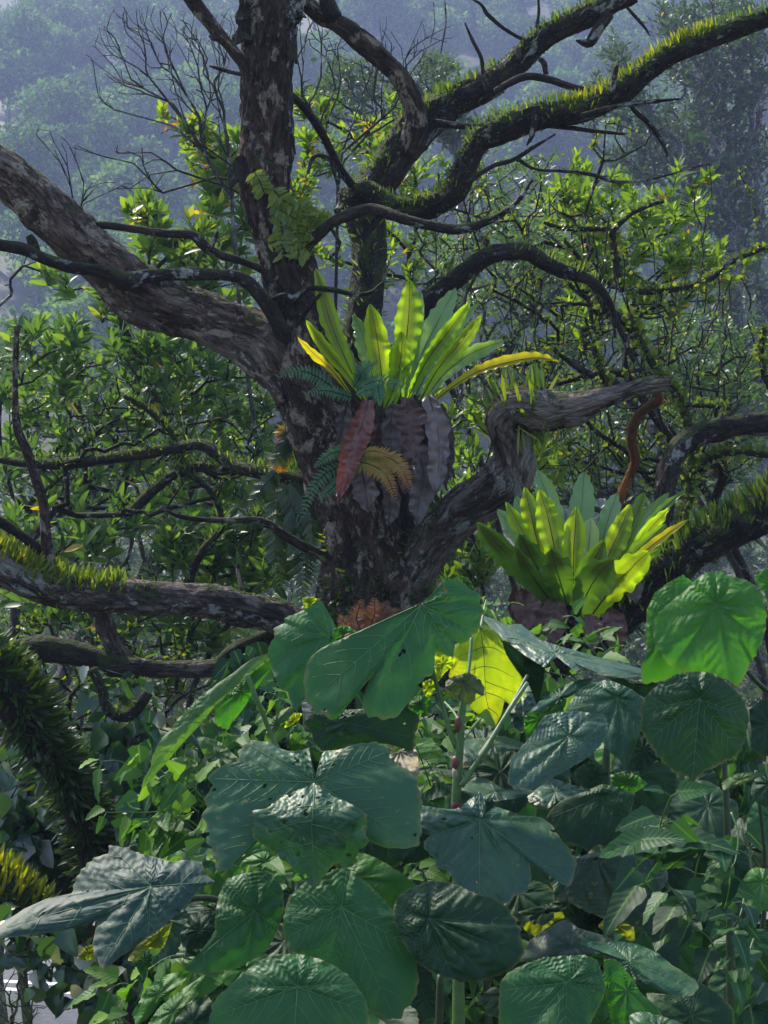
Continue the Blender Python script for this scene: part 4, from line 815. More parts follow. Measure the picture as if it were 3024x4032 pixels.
shrub('acacia_shrub', 'sunlit yellow-green acacia crown on the right behind hanging vines', gp(2.0, 11.5), [
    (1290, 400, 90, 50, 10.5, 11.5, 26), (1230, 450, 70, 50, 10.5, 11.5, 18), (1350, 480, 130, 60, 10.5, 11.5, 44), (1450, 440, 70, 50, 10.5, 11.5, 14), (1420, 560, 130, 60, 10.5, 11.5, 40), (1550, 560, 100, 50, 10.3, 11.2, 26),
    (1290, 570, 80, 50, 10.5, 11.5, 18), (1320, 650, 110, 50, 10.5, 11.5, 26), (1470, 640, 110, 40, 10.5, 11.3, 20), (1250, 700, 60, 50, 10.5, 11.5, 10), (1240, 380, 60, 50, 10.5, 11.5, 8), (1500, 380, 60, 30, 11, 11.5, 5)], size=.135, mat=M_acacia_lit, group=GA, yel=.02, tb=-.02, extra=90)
shrub('acacia_shrub', 'darker acacia leaves below the low limbs on the left', gp(-2.9, 9.6), [
    (120, 1150, 130, 60, 9, 10.2, 26), (350, 1130, 150, 60, 9, 10.2, 30), (550, 1140, 90, 60, 9.2, 10.2, 16), (450, 1220, 120, 40, 9, 10, 14), (60, 1280, 60, 50, 9, 10, 8), (330, 1330, 160, 50, 8.8, 10, 22), (150, 1330, 80, 40, 8.8, 10, 8), (420, 1380, 60, 40, 8.8, 9.6, 8), (500, 1300, 80, 40, 9, 10, 8)], size=.17, mat=M_acacia, group=GA, tb=-.08, extra=60)
shrub('acacia_shrub', 'small bright acacia tuft between the bird\'s nest fern and the broken limb', gp(.55, 9.2), [(1000, 880, 40, 30, 9, 9.2, 6), (980, 930, 40, 30, 9, 9.2, 4), (940, 850, 20, 20, 9, 9.2, 3)], size=.13, mat=M_acacia_lit, group=GA, up=.9)

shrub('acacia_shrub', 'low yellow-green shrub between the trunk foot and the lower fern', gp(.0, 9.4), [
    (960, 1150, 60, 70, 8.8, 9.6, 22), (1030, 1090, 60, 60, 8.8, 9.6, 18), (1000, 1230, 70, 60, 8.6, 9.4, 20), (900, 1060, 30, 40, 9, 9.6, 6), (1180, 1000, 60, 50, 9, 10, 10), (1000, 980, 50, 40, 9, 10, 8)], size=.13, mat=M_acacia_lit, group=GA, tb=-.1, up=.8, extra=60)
shrub('acacia_shrub', 'shaded acacia leaves under the low limb left of the trunk foot', gp(-1.0, 9.4), [
    (620, 1080, 70, 110, 8.9, 9.8, 24), (560, 1200, 90, 60, 8.9, 9.8, 20), (640, 1000, 40, 60, 9, 9.8, 10), (420, 1180, 100, 50, 8.9, 9.8, 16), (520, 1560, 100, 70, 7, 8, 20), (300, 1480, 140, 60, 8, 9, 22)], size=.16, mat=M_acacia, group=GA, extra=60)
# thin-leaved grey-green trees further back
TF = leaf_tpl(.32, 2, .2, .3, 'oval')
GB = 'fine-leaved trees behind the old tree'
def bushtree(label, base, specs, size, per, mat, k=1.0, name='small_tree', group=GB, rt=.006, wood=None, tb=0.0, up=.1, spread=1.3, extra=0, stem=.3, rmax=.12):
    return shrub(name, label, base, specs, size=size, per=per, mat=mat, group=group, tpl=TF, up=up, r_tip=rt, k=k, wood=wood or M_twig_pale, cat='tree', spread=spread, stem=stem, yel=.004, tb=tb, extra=extra, rmax=rmax)
bushtree('grey-green fine-leaved tree behind the sunlit acacia in the centre right', gp(1.4, 16.2), [
    (1130, 420, 160, 90, 15.5, 18, 130), (1050, 560, 180, 100, 15.5, 18, 170), (1200, 560, 140, 90, 15.5, 18, 120), (1100, 700, 200, 100, 15.5, 18, 190), (1350, 760, 200, 100, 15.5, 18, 170), (1150, 850, 160, 80, 15.5, 18, 110)], .105, 16, M_fine, tb=.1, extra=900)
bushtree('fine-leaved tree filling the gap above the lower fern on the right', gp(3.4, 15), [
    (1500, 760, 160, 90, 14, 16, 130), (1550, 900, 130, 100, 14, 16, 130), (1250, 900, 170, 90, 13.5, 16, 150), (1420, 1000, 220, 80, 13.5, 16, 150), (1180, 1020, 120, 70, 13.5, 16, 80), (1000, 1040, 90, 90, 13.5, 16, 60)], .11, 16, M_fine, tb=0, extra=800)
bushtree('misty tree with light leaf tufts behind the left acacia', gp(-4.2, 16), [
    (60, 800, 120, 90, 14, 16.5, 120), (250, 830, 160, 90, 14, 16.5, 130), (480, 820, 130, 110, 14, 16.5, 120), (120, 1000, 150, 110, 14, 16.5, 140), (400, 1020, 190, 110, 14, 16.5, 170), (200, 1180, 240, 80, 14, 16.5, 140), (520, 1180, 140, 110, 14, 16.5, 90), (300, 1340, 300, 90, 14, 16.5, 160)], .10, 16, M_fine, extra=900)
bushtree('pale broadleaf treetop catching light beside the top centre branch', gp(1.9, 34), [
    (940, 140, 45, 35, 32, 34, 40), (900, 190, 60, 40, 32, 34, 40), (780, 170, 90, 50, 32, 34, 50), (700, 200, 60, 60, 32, 34, 30), (850, 250, 120, 50, 32, 35, 70), (1000, 260, 80, 50, 32, 35, 50), (730, 140, 40, 30, 32, 34, 14)], .24, 12, M_far, rt=.012, tb=.2, stem=.6, extra=200)
bushtree('tall hazy tree with airy crown at the top right corner', gp(14.5, 48), [
    (1540, 40, 110, 60, 46, 50, 120), (1450, 30, 60, 40, 46, 50, 40), (1600, 120, 80, 70, 46, 50, 110), (1480, 130, 70, 40, 46, 50, 60), (1560, 220, 90, 60, 46, 50, 100), (1460, 260, 70, 60, 46, 50, 60), (1610, 330, 60, 80, 46, 50, 90), (1520, 330, 80, 50, 46, 50, 80), (1610, 480, 60, 90, 46, 50, 110), (1520, 430, 70, 50, 46, 50, 50),
    (1600, 650, 70, 120, 46, 50, 130), (1600, 850, 80, 120, 46, 50, 130)], .34, 13, M_far, rt=.02, rmax=.35, tb=.05, stem=1.0, extra=500)
bushtree('hazy tree left of the tall one with a thin leaning crown', gp(10.2, 46), [
    (1335, 110, 45, 30, 44, 47, 34), (1310, 180, 50, 30, 44, 47, 34), (1370, 220, 60, 50, 44, 47, 50), (1420, 300, 60, 50, 44, 47, 50), (1370, 340, 70, 40, 44, 47, 40), (1480, 480, 60, 70, 44, 47, 50), (1300, 250, 40, 30, 44, 47, 14)], .32, 12, M_far, rt=.018, rmax=.25, tb=.1, stem=.9, extra=150)
# rows of roadside and valley trees in the haze
vp = []
for k in range(4):
    h = [4.2, 5.5, 3.4, 6.4][k]
    th = Thing('valley_tree', 'bushy hazy green tree in the valley beyond the road', 'tree', (0, 0, 0), 'trees in the valley beyond the road')
    tips = rdir(130, .25) * rng.uniform(.5, 1, (130, 1)) * np.array([2.4, 2.4, h * .42]) + np.array([0, 0, h * .58])
    mb = MB(); td, _, _, _ = grow(mb, (0, 0, -.5), tips, r_tip=.012, rmax=.16); th.part(mb, 'trunk', M_twig_pale)
    mb = MB(); whorls(mb, tips, td, .34, 16, tpl=TF, up=.1, spread=1.3, stem=.7); th.part(mb, 'crown', M_far); vp.append(th.o)
used = set(); cnt = 0
for yy, step, s0 in [(34.5, 3.2, .8), (39, 3.4, 1.0), (46, 3.8, 1.15), (58, 4.4, 1.3), (76, 5.2, 1.5), (98, 6.5, 1.6)]:
    w = yy * .42
    for xx in np.arange(-w, w, step):
        k = int(rng.integers(0, 4)); o = vp[k] if k not in used else copytree(vp[k]); used.add(k)
        x, y = xx + rng.normal() * .7, yy + rng.normal() * 1.5; s = s0 * rng.uniform(.75, 1.3)
        o.location = (x, y, gz(x, y) - .1); o.rotation_euler = (0, 0, rng.uniform(0, 6.28)); o.scale = (s, s, s); cnt += 1
print('valley', cnt)

# ================================================================ BARE TWIGS, VINES AND TANGLES
def bare(label, base, specs, r_tip=.0025, wood=None, k=1.0, trunk=None, wig=.12, leaf=0, cat='tree', name='bare_tree', leafmat=None, leafsize=.03, rmax=.05, group=None, alpha=.35, tpl=TRD):
    b = np.array(base, float)
    if b[2] < -50: b[2] = gz(b[0], b[1]) - .1
    TH = Thing(name, label, cat, b, group); tips = ell_tips(specs, k); mb = MB()
    td, pos, par, rad = grow(mb, b, tips, r_tip=r_tip, rmax=rmax, trunk=trunk, wig=wig, k=6, kmin=4, alpha=alpha); TH.part(mb, 'branches', wood or M_twig)
    if leaf:
        i = rng.choice(np.arange(2, len(pos)), leaf); u = rng.random(leaf)[:, None]; q = pos[i] * u + pos[par[i]] * (1 - u)
        keep = vn(q * 2.2 + 31) > -.15; q = q[keep]; n = len(q)
        mb = MB(); scatter(mb, tpl, q, rdir(n), rdir(n) + np.array([0, -.6, 0]), leafsize * rng.uniform(.6, 1.3, n)); TH.part(mb, 'leaves', leafmat or M_creeper)
    return TH
bare('leafless pale twiggy sapling fanning out against the blue hill', gp(-1.7, 10.4), [
    (215, 60, 20, 60, 10, 10.4, 4), (270, 60, 50, 60, 9.8, 10.6, 12), (350, 60, 60, 60, 9.8, 10.6, 16), (430, 60, 50, 60, 9.8, 10.6, 16), (490, 90, 20, 80, 9.8, 10.6, 10), (200, 130, 20, 30, 10, 10.4, 3), (300, 160, 80, 40, 9.8, 10.6, 12), (400, 180, 60, 50, 9.8, 10.6, 14), (240, 200, 30, 40, 10, 10.4, 4), (470, 220, 30, 60, 9.8, 10.4, 8)],
    trunk=[P1(560 * 1.823, 1000 * 1.823, 10.3), P1(520 * 1.823, 700 * 1.823, 10.3), P1(500 * 1.823, 430 * 1.823, 10.3), P1(440 * 1.823, 330 * 1.823, 10.3)], wood=M_twig_pale, wig=.045, r_tip=.0023, rmax=.016, alpha=.75, k=2.2)
bare('thin dark dead twigs sticking up above the sloping limb on the left', P1(300, 870, 8.5), [(82, 290, 10, 20, 8.3, 8.7, 3), (125, 310, 12, 20, 8.3, 8.7, 4), (160, 330, 12, 20, 8.3, 8.7, 3), (200, 400, 15, 20, 8.4, 8.8, 4), (270, 400, 20, 25, 8.4, 8.8, 4), (60, 400, 15, 20, 8.4, 8.8, 2)], r_tip=.0022, name='dead_twigs', cat='twigs', rmax=.006, wood=M_bark_dark, wig=.04, alpha=.8)
bare('thin dead twigs reaching left below the bare sapling', P1(1100, 860, 10.2), [(165, 315, 10, 10, 10, 10.4, 2), (260, 330, 60, 20, 10, 10.4, 6), (270, 405, 20, 6, 10, 10.4, 3), (340, 380, 50, 40, 10, 10.4, 8), (400, 300, 60, 30, 10, 10.4, 8)], r_tip=.0032, name='dead_twigs', cat='twigs', rmax=.018, wood=M_bark_dark, wig=.05, alpha=.8)
bare('fine bare twigs right of the upper trunk against the pale haze', gp(.1, 10.6), [(660, 60, 30, 60, 10, 11, 10), (720, 100, 50, 60, 10, 11, 12), (800, 80, 60, 60, 10, 11, 12), (880, 120, 50, 60, 10, 11, 10), (680, 200, 50, 50, 10, 11, 10), (950, 60, 40, 60, 10, 11, 6), (850, 220, 80, 40, 10, 11, 12)],
    trunk=[P1(720 * 1.823, 900 * 1.823, 10.6), P1(730 * 1.823, 400 * 1.823, 10.6)], r_tip=.0026, wig=.05, rmax=.014, wood=M_twig, alpha=.7, k=1.6)
bare('dead pale hanging branch at the left edge below the dark branch', P1(-60, 1340, 7.9), [(25, 620, 25, 20, 7.8, 8, 4), (60, 560, 20, 20, 7.8, 8, 3), (110, 600, 15, 10, 7.8, 8, 2)], r_tip=.004, name='dead_twigs', cat='twigs', rmax=.012, wood=M_twig_pale)
GV = 'tangled vines and twigs on the right'
for lab, b, sp, kw in [
    ('tangle of grey twigs and yellow-leaved vines hanging on the right', gp(2.1, 9.8), [(1100, 420, 160, 80, 9.4, 10.6, 24), (1250, 520, 140, 80, 9.4, 10.4, 26), (1150, 620, 160, 80, 9.2, 10.4, 34), (1330, 640, 130, 80, 9.2, 10.2, 28), (1280, 760, 160, 60, 9.2, 10.2, 30), (1450, 700, 120, 80, 9.2, 10.2, 22), (1120, 780, 90, 60, 9.2, 10.2, 18), (1350, 300, 90, 60, 9.6, 10.4, 12)], dict(leaf=1700, leafsize=.036, r_tip=.0042)),
    ('mossy twig tangle between the orange root and the right edge', gp(2.5, 9.0), [(1480, 850, 120, 80, 8.6, 9.6, 26), (1350, 880, 90, 90, 8.6, 9.6, 26), (1550, 980, 100, 60, 8.6, 9.6, 22), (1280, 980, 110, 60, 8.6, 9.6, 24), (1600, 780, 60, 60, 8.6, 9.4, 12), (1430, 1000, 80, 50, 8.4, 9.2, 16)], dict(leaf=2100, leafsize=.034, r_tip=.0042)),
    ('pale dead twigs and vines left of the arched limb', gp(.9, 11.2), [(980, 480, 90, 80, 10.8, 11.6, 24), (920, 600, 60, 60, 10.6, 11.4, 14), (1050, 560, 80, 60, 10.6, 11.4, 18), (1040, 380, 80, 50, 10.8, 11.6, 16), (950, 980, 60, 60, 10, 11, 10)], dict(leaf=520, leafsize=.04, r_tip=.0036, wood=M_twig_pale)),
    ('dark mossy twigs crossing behind the low limb on the left', gp(-2.4, 9.0), [(300, 880, 180, 70, 8.8, 9.4, 22), (150, 980, 150, 60, 8.8, 9.4, 16), (420, 1000, 140, 80, 8.8, 9.4, 22), (250, 1080, 160, 40, 8.8, 9.4, 14), (520, 900, 70, 80, 8.8, 9.4, 10)], dict(leaf=700, leafsize=.028, r_tip=.004, leafmat=M_strap)),
    ('mossy hanging creepers under the lowest left limb', gp(-1.9, 8.4), [(180, 1350, 150, 60, 7.9, 8.6, 26), (330, 1400, 140, 50, 7.9, 8.6, 24), (250, 1500, 160, 80, 7.9, 8.6, 30), (450, 1480, 90, 60, 7.9, 8.6, 14), (380, 1600, 120, 60, 7.9, 8.6, 14)], dict(leaf=1500, leafsize=.032, leafmat=M_strap, r_tip=.004))]:
    bare(lab, b, sp, name='vine_tangle', cat='vines', wig=.2, rmax=.03, wood=kw.pop('wood', M_bark_dark), **kw, group=GV if 'right' in lab else None, alpha=.15)
TH = Thing('hanging_stems', 'many thin hanging mossy stems and roots among the vines on the right', 'vines', P1(2350, 1500, 9.2))
mb = MB(); lf = []
for n in range(46):
    x = rng.uniform(930, 1620) * 1.823; y0 = rng.uniform(330, 800) * 1.823; L = rng.uniform(120, 480) * 1.823; d = rng.uniform(8.7, 10.2); m_ = 9
    yy = np.linspace(y0, y0 + L, m_); xx = x + np.cumsum(rng.normal(size=m_) * 9) + (rng.normal() * .18) * (yy - y0); c = crom(P(xx, yy, np.full(m_, d)), 4)
    tube(mb, np.column_stack([c, np.full(len(c), rng.uniform(.0025, .0065))]), k=5, cap=False)
    if rng.random() < .6: i = rng.integers(0, len(c), 26); lf.append(c[i] + rng.normal(size=(26, 3)) * .008)
TH.part(mb, 'stems', M_twig); lf = np.vstack(lf); mb = MB(); scatter(mb, TRD, lf, rdir(len(lf)), rdir(len(lf)), .03 * rng.uniform(.6, 1.3, len(lf))); TH.part(mb, 'leaves', M_creeper)
def limbthing(name, label, cat, segs, mat, jobs=(), lmats=None):
    q = T(segs[0][0], [segs[0][1][0]])[0]; d0 = np.ravel(segs[0][2])[0]; TH = Thing(name, label, cat, P1(q[0], q[1], d0)); Ls = []
    for tile, pts, d in segs:
        mb = MB(); Ls.append(ptube(mb, T(tile, pts), d, k=14, step=.03, rough=.25, ridge=.004, seed=random.random() * 50)); TH.part(mb, 'branch', mat)
    if jobs:
        mb = MB()
        for j in jobs: fringe(mb, Ls[j.pop('i')], **j)
        TH.part(mb, 'leaves', lmats)
    return TH, Ls
limbthing('mossy_branch', 'mossy horizontal branch with small leaves in the left middle distance', 'branch', [
    ('3', [(-60, 500, 30), (150, 530, 40), (350, 520, 44), (600, 490, 46), (750, 462, 44), (880, 450, 48), (1000, 530, 54), (1100, 560, 60), (1300, 600, 60), (1440, 650, 60)], [9.2, 8.9, 8.5]),
    ('3', [(540, 760, 30), (600, 700, 44), (660, 645, 44), (740, 580, 40), (800, 560, 50), (860, 540, 44), (950, 560, 40), (1020, 545, 40)], [9.0, 8.9]), ('3', [(760, 540, 26), (880, 620, 24), (940, 700, 22), (960, 790, 22)], 8.9), ('3', [(540, 235, 20), (650, 305, 24), (740, 395, 26), (770, 460, 26), (800, 570, 30)], 9.0),
    ('3', [(810, 1050, 40), (860, 930, 34), (940, 830, 28), (965, 790, 20)], 8.9)], M_bark_moss,
    [dict(i=0, v0=0, v1=1, n=420, ln=.05, spread=90, tpl=TSB), dict(i=1, v0=0, v1=1, n=160, ln=.05, spread=90, tpl=TSB), dict(i=2, v0=0, v1=1, n=60, ln=.045, spread=90, tpl=TSB), dict(i=3, v0=0, v1=1, n=120, ln=.045, spread=90, tpl=TSB), dict(i=4, v0=0, v1=1, n=70, ln=.045, spread=90, tpl=TSB)], [M_strap])
limbthing('mossy_branch', 'leaf-studded mossy branches winding down the right side', 'branch', [
    ('4', [(1060, -120, 22), (1110, 0, 26), (1180, 130, 30), (1260, 225, 34), (1310, 350, 34), (1322, 500, 36), (1320, 660, 34), (1290, 800, 40)], [8.8, 8.4]), ('4', [(1340, 550, 24), (1440, 490, 26), (1560, 480, 26), (1720, 500, 26)], 8.5), ('4', [(860, 330, 14), (930, 400, 16), (1050, 480, 18), (1110, 560, 18), (1180, 640, 16)], 8.6),
    ('4', [(1640, -60, 26), (1630, 60, 26), (1650, 160, 26), (1700, 260, 26)], 8.2), ('4', [(905, 20, 24), (940, 140, 26), (975, 200, 34)], 8.8), ('4', [(1270, 270, 20), (1400, 280, 16), (1500, 290, 14)], 8.6),
    ('2', [(690, 960, 14), (770, 985, 20), (900, 990, 22), (980, 1000, 26), (1000, 1120, 26), (1030, 1260, 26)], 9.6), ('2', [(985, 1000, 24), (1060, 930, 20), (1150, 885, 16), (1210, 870, 12)], 9.6), ('2', [(1100, 1260, 24), (1250, 1250, 26), (1400, 1210, 26), (1500, 1130, 24), (1620, 1080, 18), (1700, 1060, 14)], 9.4), ('2', [(880, 1200, 34), (960, 1330, 34), (1050, 1400, 34), (1110, 1500, 30)], 9.0), ('2', [(780, 1040, 12), (840, 1110, 16), (870, 1180, 20), (900, 1250, 22)], 9.2)], M_bark_moss,
    [dict(i=i, v0=0, v1=1, n=n, ln=.045, spread=100, tpl=TRD, up=.1) for i, n in enumerate([420, 150, 90, 130, 90, 60, 130, 60, 240, 170, 90])], [M_creeper])
# shaggy fern-covered leaning branch in the lower left corner, and the mossy one under the blue-green leaf
TH, Ls = limbthing('fern_covered_trunk', 'leaning trunk shaggy with dark strap ferns at the lower left', 'trunk', [
    ('5', [(-120, -120, 170), (20, 10, 190), (110, 150, 180), (190, 290, 160), (280, 430, 140), (350, 590, 130), (430, 800, 130), (560, 1100, 150), (640, 1500, 170), (660, 2100, 180)], [5.6, 5.7, 5.8, 6.0])], M_bark_moss,
    [dict(i=0, v0=0, v1=.38, n=1100, ln=.09, spread=80, up=-.15, m=2, w=1.0, clump=.09), dict(i=0, v0=0, v1=.34, n=450, ln=.08, spread=80, up=.05, w=1.0, tb=-.35, clump=.12), dict(i=0, v0=0, v1=.18, n=90, ln=.09, spread=30, up=.6, m=1, tb=-.2), dict(i=0, v0=.35, v1=.8, n=1100, ln=.08, spread=95, up=.1, m=2)], [M_strap, M_strap_yellow, M_strap_dark])
limbthing('mossy_branch', 'thick mossy branch with creeping ferns crossing below the blue-green leaf', 'branch', [
    ('5', [(-160, 820, 200), (0, 920, 200), (180, 1060, 190), (380, 1150, 180), (560, 1240, 130), (760, 1270, 100), (900, 1262, 60)], [5.2, 5.4]), ('5', [(640, 40, 40), (560, 140, 50), (470, 120, 44), (440, 30, 40), (400, -60, 40)], 6.6)], M_bark_moss,
    [dict(i=0, v0=0, v1=.35, n=300, ln=.08, spread=45, up=.8, m=1), dict(i=0, v0=0, v1=1, n=900, ln=.05, spread=110, up=.0, m=2), dict(i=0, v0=.2, v1=.9, n=120, ln=.06, spread=60, up=.6), dict(i=1, v0=0, v1=1, n=160, ln=.04, spread=100, up=.0)], [M_strap, M_strap_yellow, M_strap_dark])
# yellow-fringed thin twig at the right edge, casuarina-like sprig over the road
mb = MB(); pp = []
TH = Thing('needle_shrub', 'fine-needled dark shrub at the bottom left corner above the road', 'shrub', (P1(60, 4100, 6.3)))
tips = ell_tips([(20, 2120, 40, 50, 6.2, 6.5, 26), (60, 2150, 50, 50, 6.2, 6.5, 26), (30, 2200, 60, 40, 6.2, 6.5, 26)])
mb = MB(); td, pos, par, rad = grow(mb, P1(60, 4300, 6.3), tips, r_tip=.0018); TH.part(mb, 'branches', M_twig)
i = rng.choice(np.arange(2, len(pos)), 4200); mb = MB(); scatter(mb, leaf_tpl(.22, 1, 0, .1, 'tip'), pos[i] + rng.normal(size=(4200, 3)) * .015, nrm(rdir(4200) * .8 + np.array([0, 0, .3])), rdir(4200), rng.uniform(.02, .045, 4200)); TH.part(mb, 'needles', M_fine)

# ================================================================ THE BIG-LEAVED SHRUBS IN FRONT
def bigmat(name, a, b, trans, rough, tcol=(1.3, 1.7, .5), spots=0.0, spec=.5, coat=0.0, back=(.10, .17, .07), bump=.3):
    m = leafm(name, [(0, a), (1, b)], trans=trans, tcol=tcol, rough=rough, spec=spec, spots=spots, coat=coat, bump=bump, back=None, blotch=.5, edge=.8); return m
BM = {
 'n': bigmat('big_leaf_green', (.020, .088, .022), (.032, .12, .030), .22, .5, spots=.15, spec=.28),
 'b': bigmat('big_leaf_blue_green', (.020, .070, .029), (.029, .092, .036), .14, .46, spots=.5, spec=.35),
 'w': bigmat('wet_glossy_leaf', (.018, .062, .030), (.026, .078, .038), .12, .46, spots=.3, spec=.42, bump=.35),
 'B': bigmat('big_leaf_slate_shaded', (.016, .048, .034), (.022, .06, .040), .10, .56, spots=.3, spec=.32, bump=.2),  # darkened slate: the old tree's shade is put into the colour
 'd': bigmat('big_leaf_dark_shaded', (.010, .038, .012), (.015, .052, .016), .14, .52, spec=.22),  # dark green that also carries the shade between the leaves
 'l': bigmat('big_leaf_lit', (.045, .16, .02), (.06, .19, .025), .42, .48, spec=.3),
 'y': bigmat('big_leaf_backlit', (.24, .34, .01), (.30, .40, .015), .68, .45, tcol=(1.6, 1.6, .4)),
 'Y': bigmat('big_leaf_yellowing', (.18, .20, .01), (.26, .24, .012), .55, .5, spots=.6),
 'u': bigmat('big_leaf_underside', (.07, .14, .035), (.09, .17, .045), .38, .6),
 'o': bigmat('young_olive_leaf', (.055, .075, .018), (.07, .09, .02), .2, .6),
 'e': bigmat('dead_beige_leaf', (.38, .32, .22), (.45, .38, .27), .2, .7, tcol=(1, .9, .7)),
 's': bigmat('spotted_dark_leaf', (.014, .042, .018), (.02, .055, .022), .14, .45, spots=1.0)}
M_vein = plain('leaf_vein', (.065, .145, .045), (.095, .19, .06), 40, .5, .1); M_vein_dark = plain('dark_leaf_vein', (.06, .09, .01), (.09, .12, .015), 40, .6, .1)
M_vein_dim = plain('dim_leaf_vein', (.03, .075, .03), (.045, .10, .04), 40, .5, .1)
M_petiole = plain('petiole_green', (.06, .12, .03), (.09, .16, .045), 30, .5, .2); M_petiole_dark = plain('dark_petiole', (.02, .035, .012), (.035, .06, .02), 30, .5, .2)
def bigleaf(TH, tile, outline, hub, d, slope=(0, .6), kind='n', label=None, quilt=.010, rip=.0028, droop=.10, tips=None, sec=3, holes=0, vein=None, veins=None, teeth=.022, und=.014, nr=30, petiole=None, curl=0.0, vw=1.0, shape=None):
    quilt *= .32; und *= .6
    k = TILES[tile][2] / 1659; O = np.array(T(tile, [(x, y) for x, y in outline])); H = np.array(T(tile, [hub])[0]); seed = rng.uniform(0, 99)
    # dense outline -> radius over angle
    P0 = O; P1_ = np.roll(O, -1, 0); u = np.linspace(0, 1, 12, endpoint=False)[:, None]; Pm, Pp = np.roll(O, 1, 0), np.roll(O, -2, 0)
    dens = np.concatenate([(.5 * (2 * b + (c - a) * u + (2 * a - 5 * b + 4 * c - dd) * u ** 2 + (3 * b - a - 3 * c + dd) * u ** 3)) * .35 + .65 * (b * (1 - u) + c * u) for a, b, c, dd in zip(Pm, P0, P1_, Pp)])
    v = dens - H; th = np.unwrap(np.arctan2(v[:, 1], v[:, 0])); 
    if th[-1] < th[0]: th = th[::-1]; v = v[::-1]
    th = np.maximum.accumulate(th) + np.arange(len(th)) * 1e-7; rr = np.hypot(v[:, 0], v[:, 1])
    size = rr.mean(); size_m = size / FPX * d
    TH3 = np.concatenate([th - 2 * np.pi, th, th + 2 * np.pi]); R3 = np.tile(rr, 3)
    def Rout(a):
        a = np.mod(a - th[0], 2 * np.pi) + th[0]; base = np.interp(a, TH3, R3)
        return base * (1 + teeth * (np.abs(np.mod(a * 9 + seed, 1) - .5) * 2 - .5) + teeth * .8 * vn(np.stack([np.cos(a) * 18 + seed, np.sin(a) * 18, 0 * a], -1)))
    if tips is None:
        i = int(np.argmax(rr)); a0 = th[i]; va = [a0 + R(q) for q in (0, 38, -38, 78, -78, 122, -122, 160, -160)]
    else:
        tp = np.array(T(tile, tips)) - H; va = list(np.arctan2(tp[:, 1], tp[:, 0]))
    va_s = np.sort(np.mod(np.array(va), 2 * np.pi)); va3 = np.concatenate([va_s - 2 * np.pi, va_s, va_s + 2 * np.pi])
    def depth(px, py):
        x, y = px - H[0], py - H[1]; r = np.hypot(x, y); a = np.arctan2(y, x); rho = np.clip(r / Rout(a), 0, 1)
        am = np.mod(a, 2 * np.pi); j = np.clip(np.searchsorted(va3, am), 1, len(va3) - 1); lo, hi = va3[j - 1], va3[j]
        near = np.minimum(am - lo, hi - am); frac = near / np.maximum(hi - lo, 1e-6) * 2
        q = quilt * np.sin(frac * np.pi / 2) * np.sin(np.pi * np.clip(rho, 0, 1) ** .8)
        s = (r * np.cos(near) - r * np.abs(np.sin(near)) * .75) / size
        rp = .2 * rip * np.sin(s * 2 * np.pi * 5.2 + seed) * np.clip(rho * 2, 0, 1) * np.clip(frac * 2, 0, 1)
        fine = .0009 * np.sin(r / size * 75 + 6 * vn(np.stack([np.cos(a) * 6, np.sin(a) * 6, 0 * a + seed], -1)))
        w = np.stack([x / size * 1.1 + seed, y / size * 1.1, 0 * x], -1)
        un = und * (fbm(w, 3) * 2) * np.clip(rho * 1.6, 0, 1); ruf = und * 1.3 * rho ** 5 * vn(np.stack([np.cos(a) * 4.5, np.sin(a) * 4.5, 0 * a + seed], -1))
        X = x / FPX * d; Z = -y / FPX * d
        z = d + slope[0] * X + slope[1] * Z + (droop * size_m * rho ** 2 * 1.0) - q - rp * size_m / .12 - fine - un - ruf
        if curl: z = z + curl * (X / size_m) ** 2 * size_m
        if shape is not None: z = z + shape(x / size, y / size) * size_m
        return z
    na = 216; aa = np.linspace(0, 2 * np.pi, na, endpoint=False); rho = (np.arange(1, nr + 1) / nr) ** .85
    ro = Rout(aa); px = H[0] + np.cos(aa)[None] * ro[None] * rho[:, None]; py = H[1] + np.sin(aa)[None] * ro[None] * rho[:, None]
    dd = depth(px, py); V = P(px.ravel(), py.ravel(), dd.ravel()); c0 = P1(H[0], H[1], float(depth(H[0] + .5, H[1] + .5)))
    i = np.arange(nr - 1)[:, None] * na; j = np.arange(na)[None]; j2 = (j + 1) % na
    Q = np.stack([i + j, i + na + j, i + na + j2, i + j2], -1).reshape(-1, 4)
    if holes:
        fc = V[Q[:, 0]]; keep = np.ones(len(Q), bool)
        for _ in range(holes):
            h = rng.integers(na * 6, len(Q)); dist = np.linalg.norm(fc - fc[h], axis=1); ang_ = rng.uniform(.0022, .0055); keep &= dist > ang_
        Q = Q[keep]
    V = np.vstack([V, c0]); Tr = np.stack([np.full(na, len(V) - 1), np.arange(na), (np.arange(na) + 1) % na], -1)
    cc = np.column_stack([np.tile(np.cos(aa), nr) * np.repeat(rho, na), np.tile(np.sin(aa), nr) * np.repeat(rho, na), np.repeat(rho, na)]); cc = np.vstack([cc, [0, 0, 0]])
    mb = MB(); mb.add(V, Q, Tr, cc, rng.random()); o = TH.part(mb, 'leaf', BM[kind], label=label)
    vm = vein or {'y': M_vein_dark, 'Y': M_vein_dark, 'd': M_vein_dim, 's': M_vein_dim, 'u': M_petiole, 'e': M_vein_dim, 'o': M_petiole}.get(kind, M_vein)
    mb = MB(); wr = vw * size_m * .0092
    def vline(pp, r0, r1):
        pp = np.array(pp); dz = depth(pp[:, 0], pp[:, 1]) - .0012; q = P(pp[:, 0], pp[:, 1], dz); tube(mb, np.column_stack([q, np.linspace(r0, r1, len(q))]), k=5, cap=False)
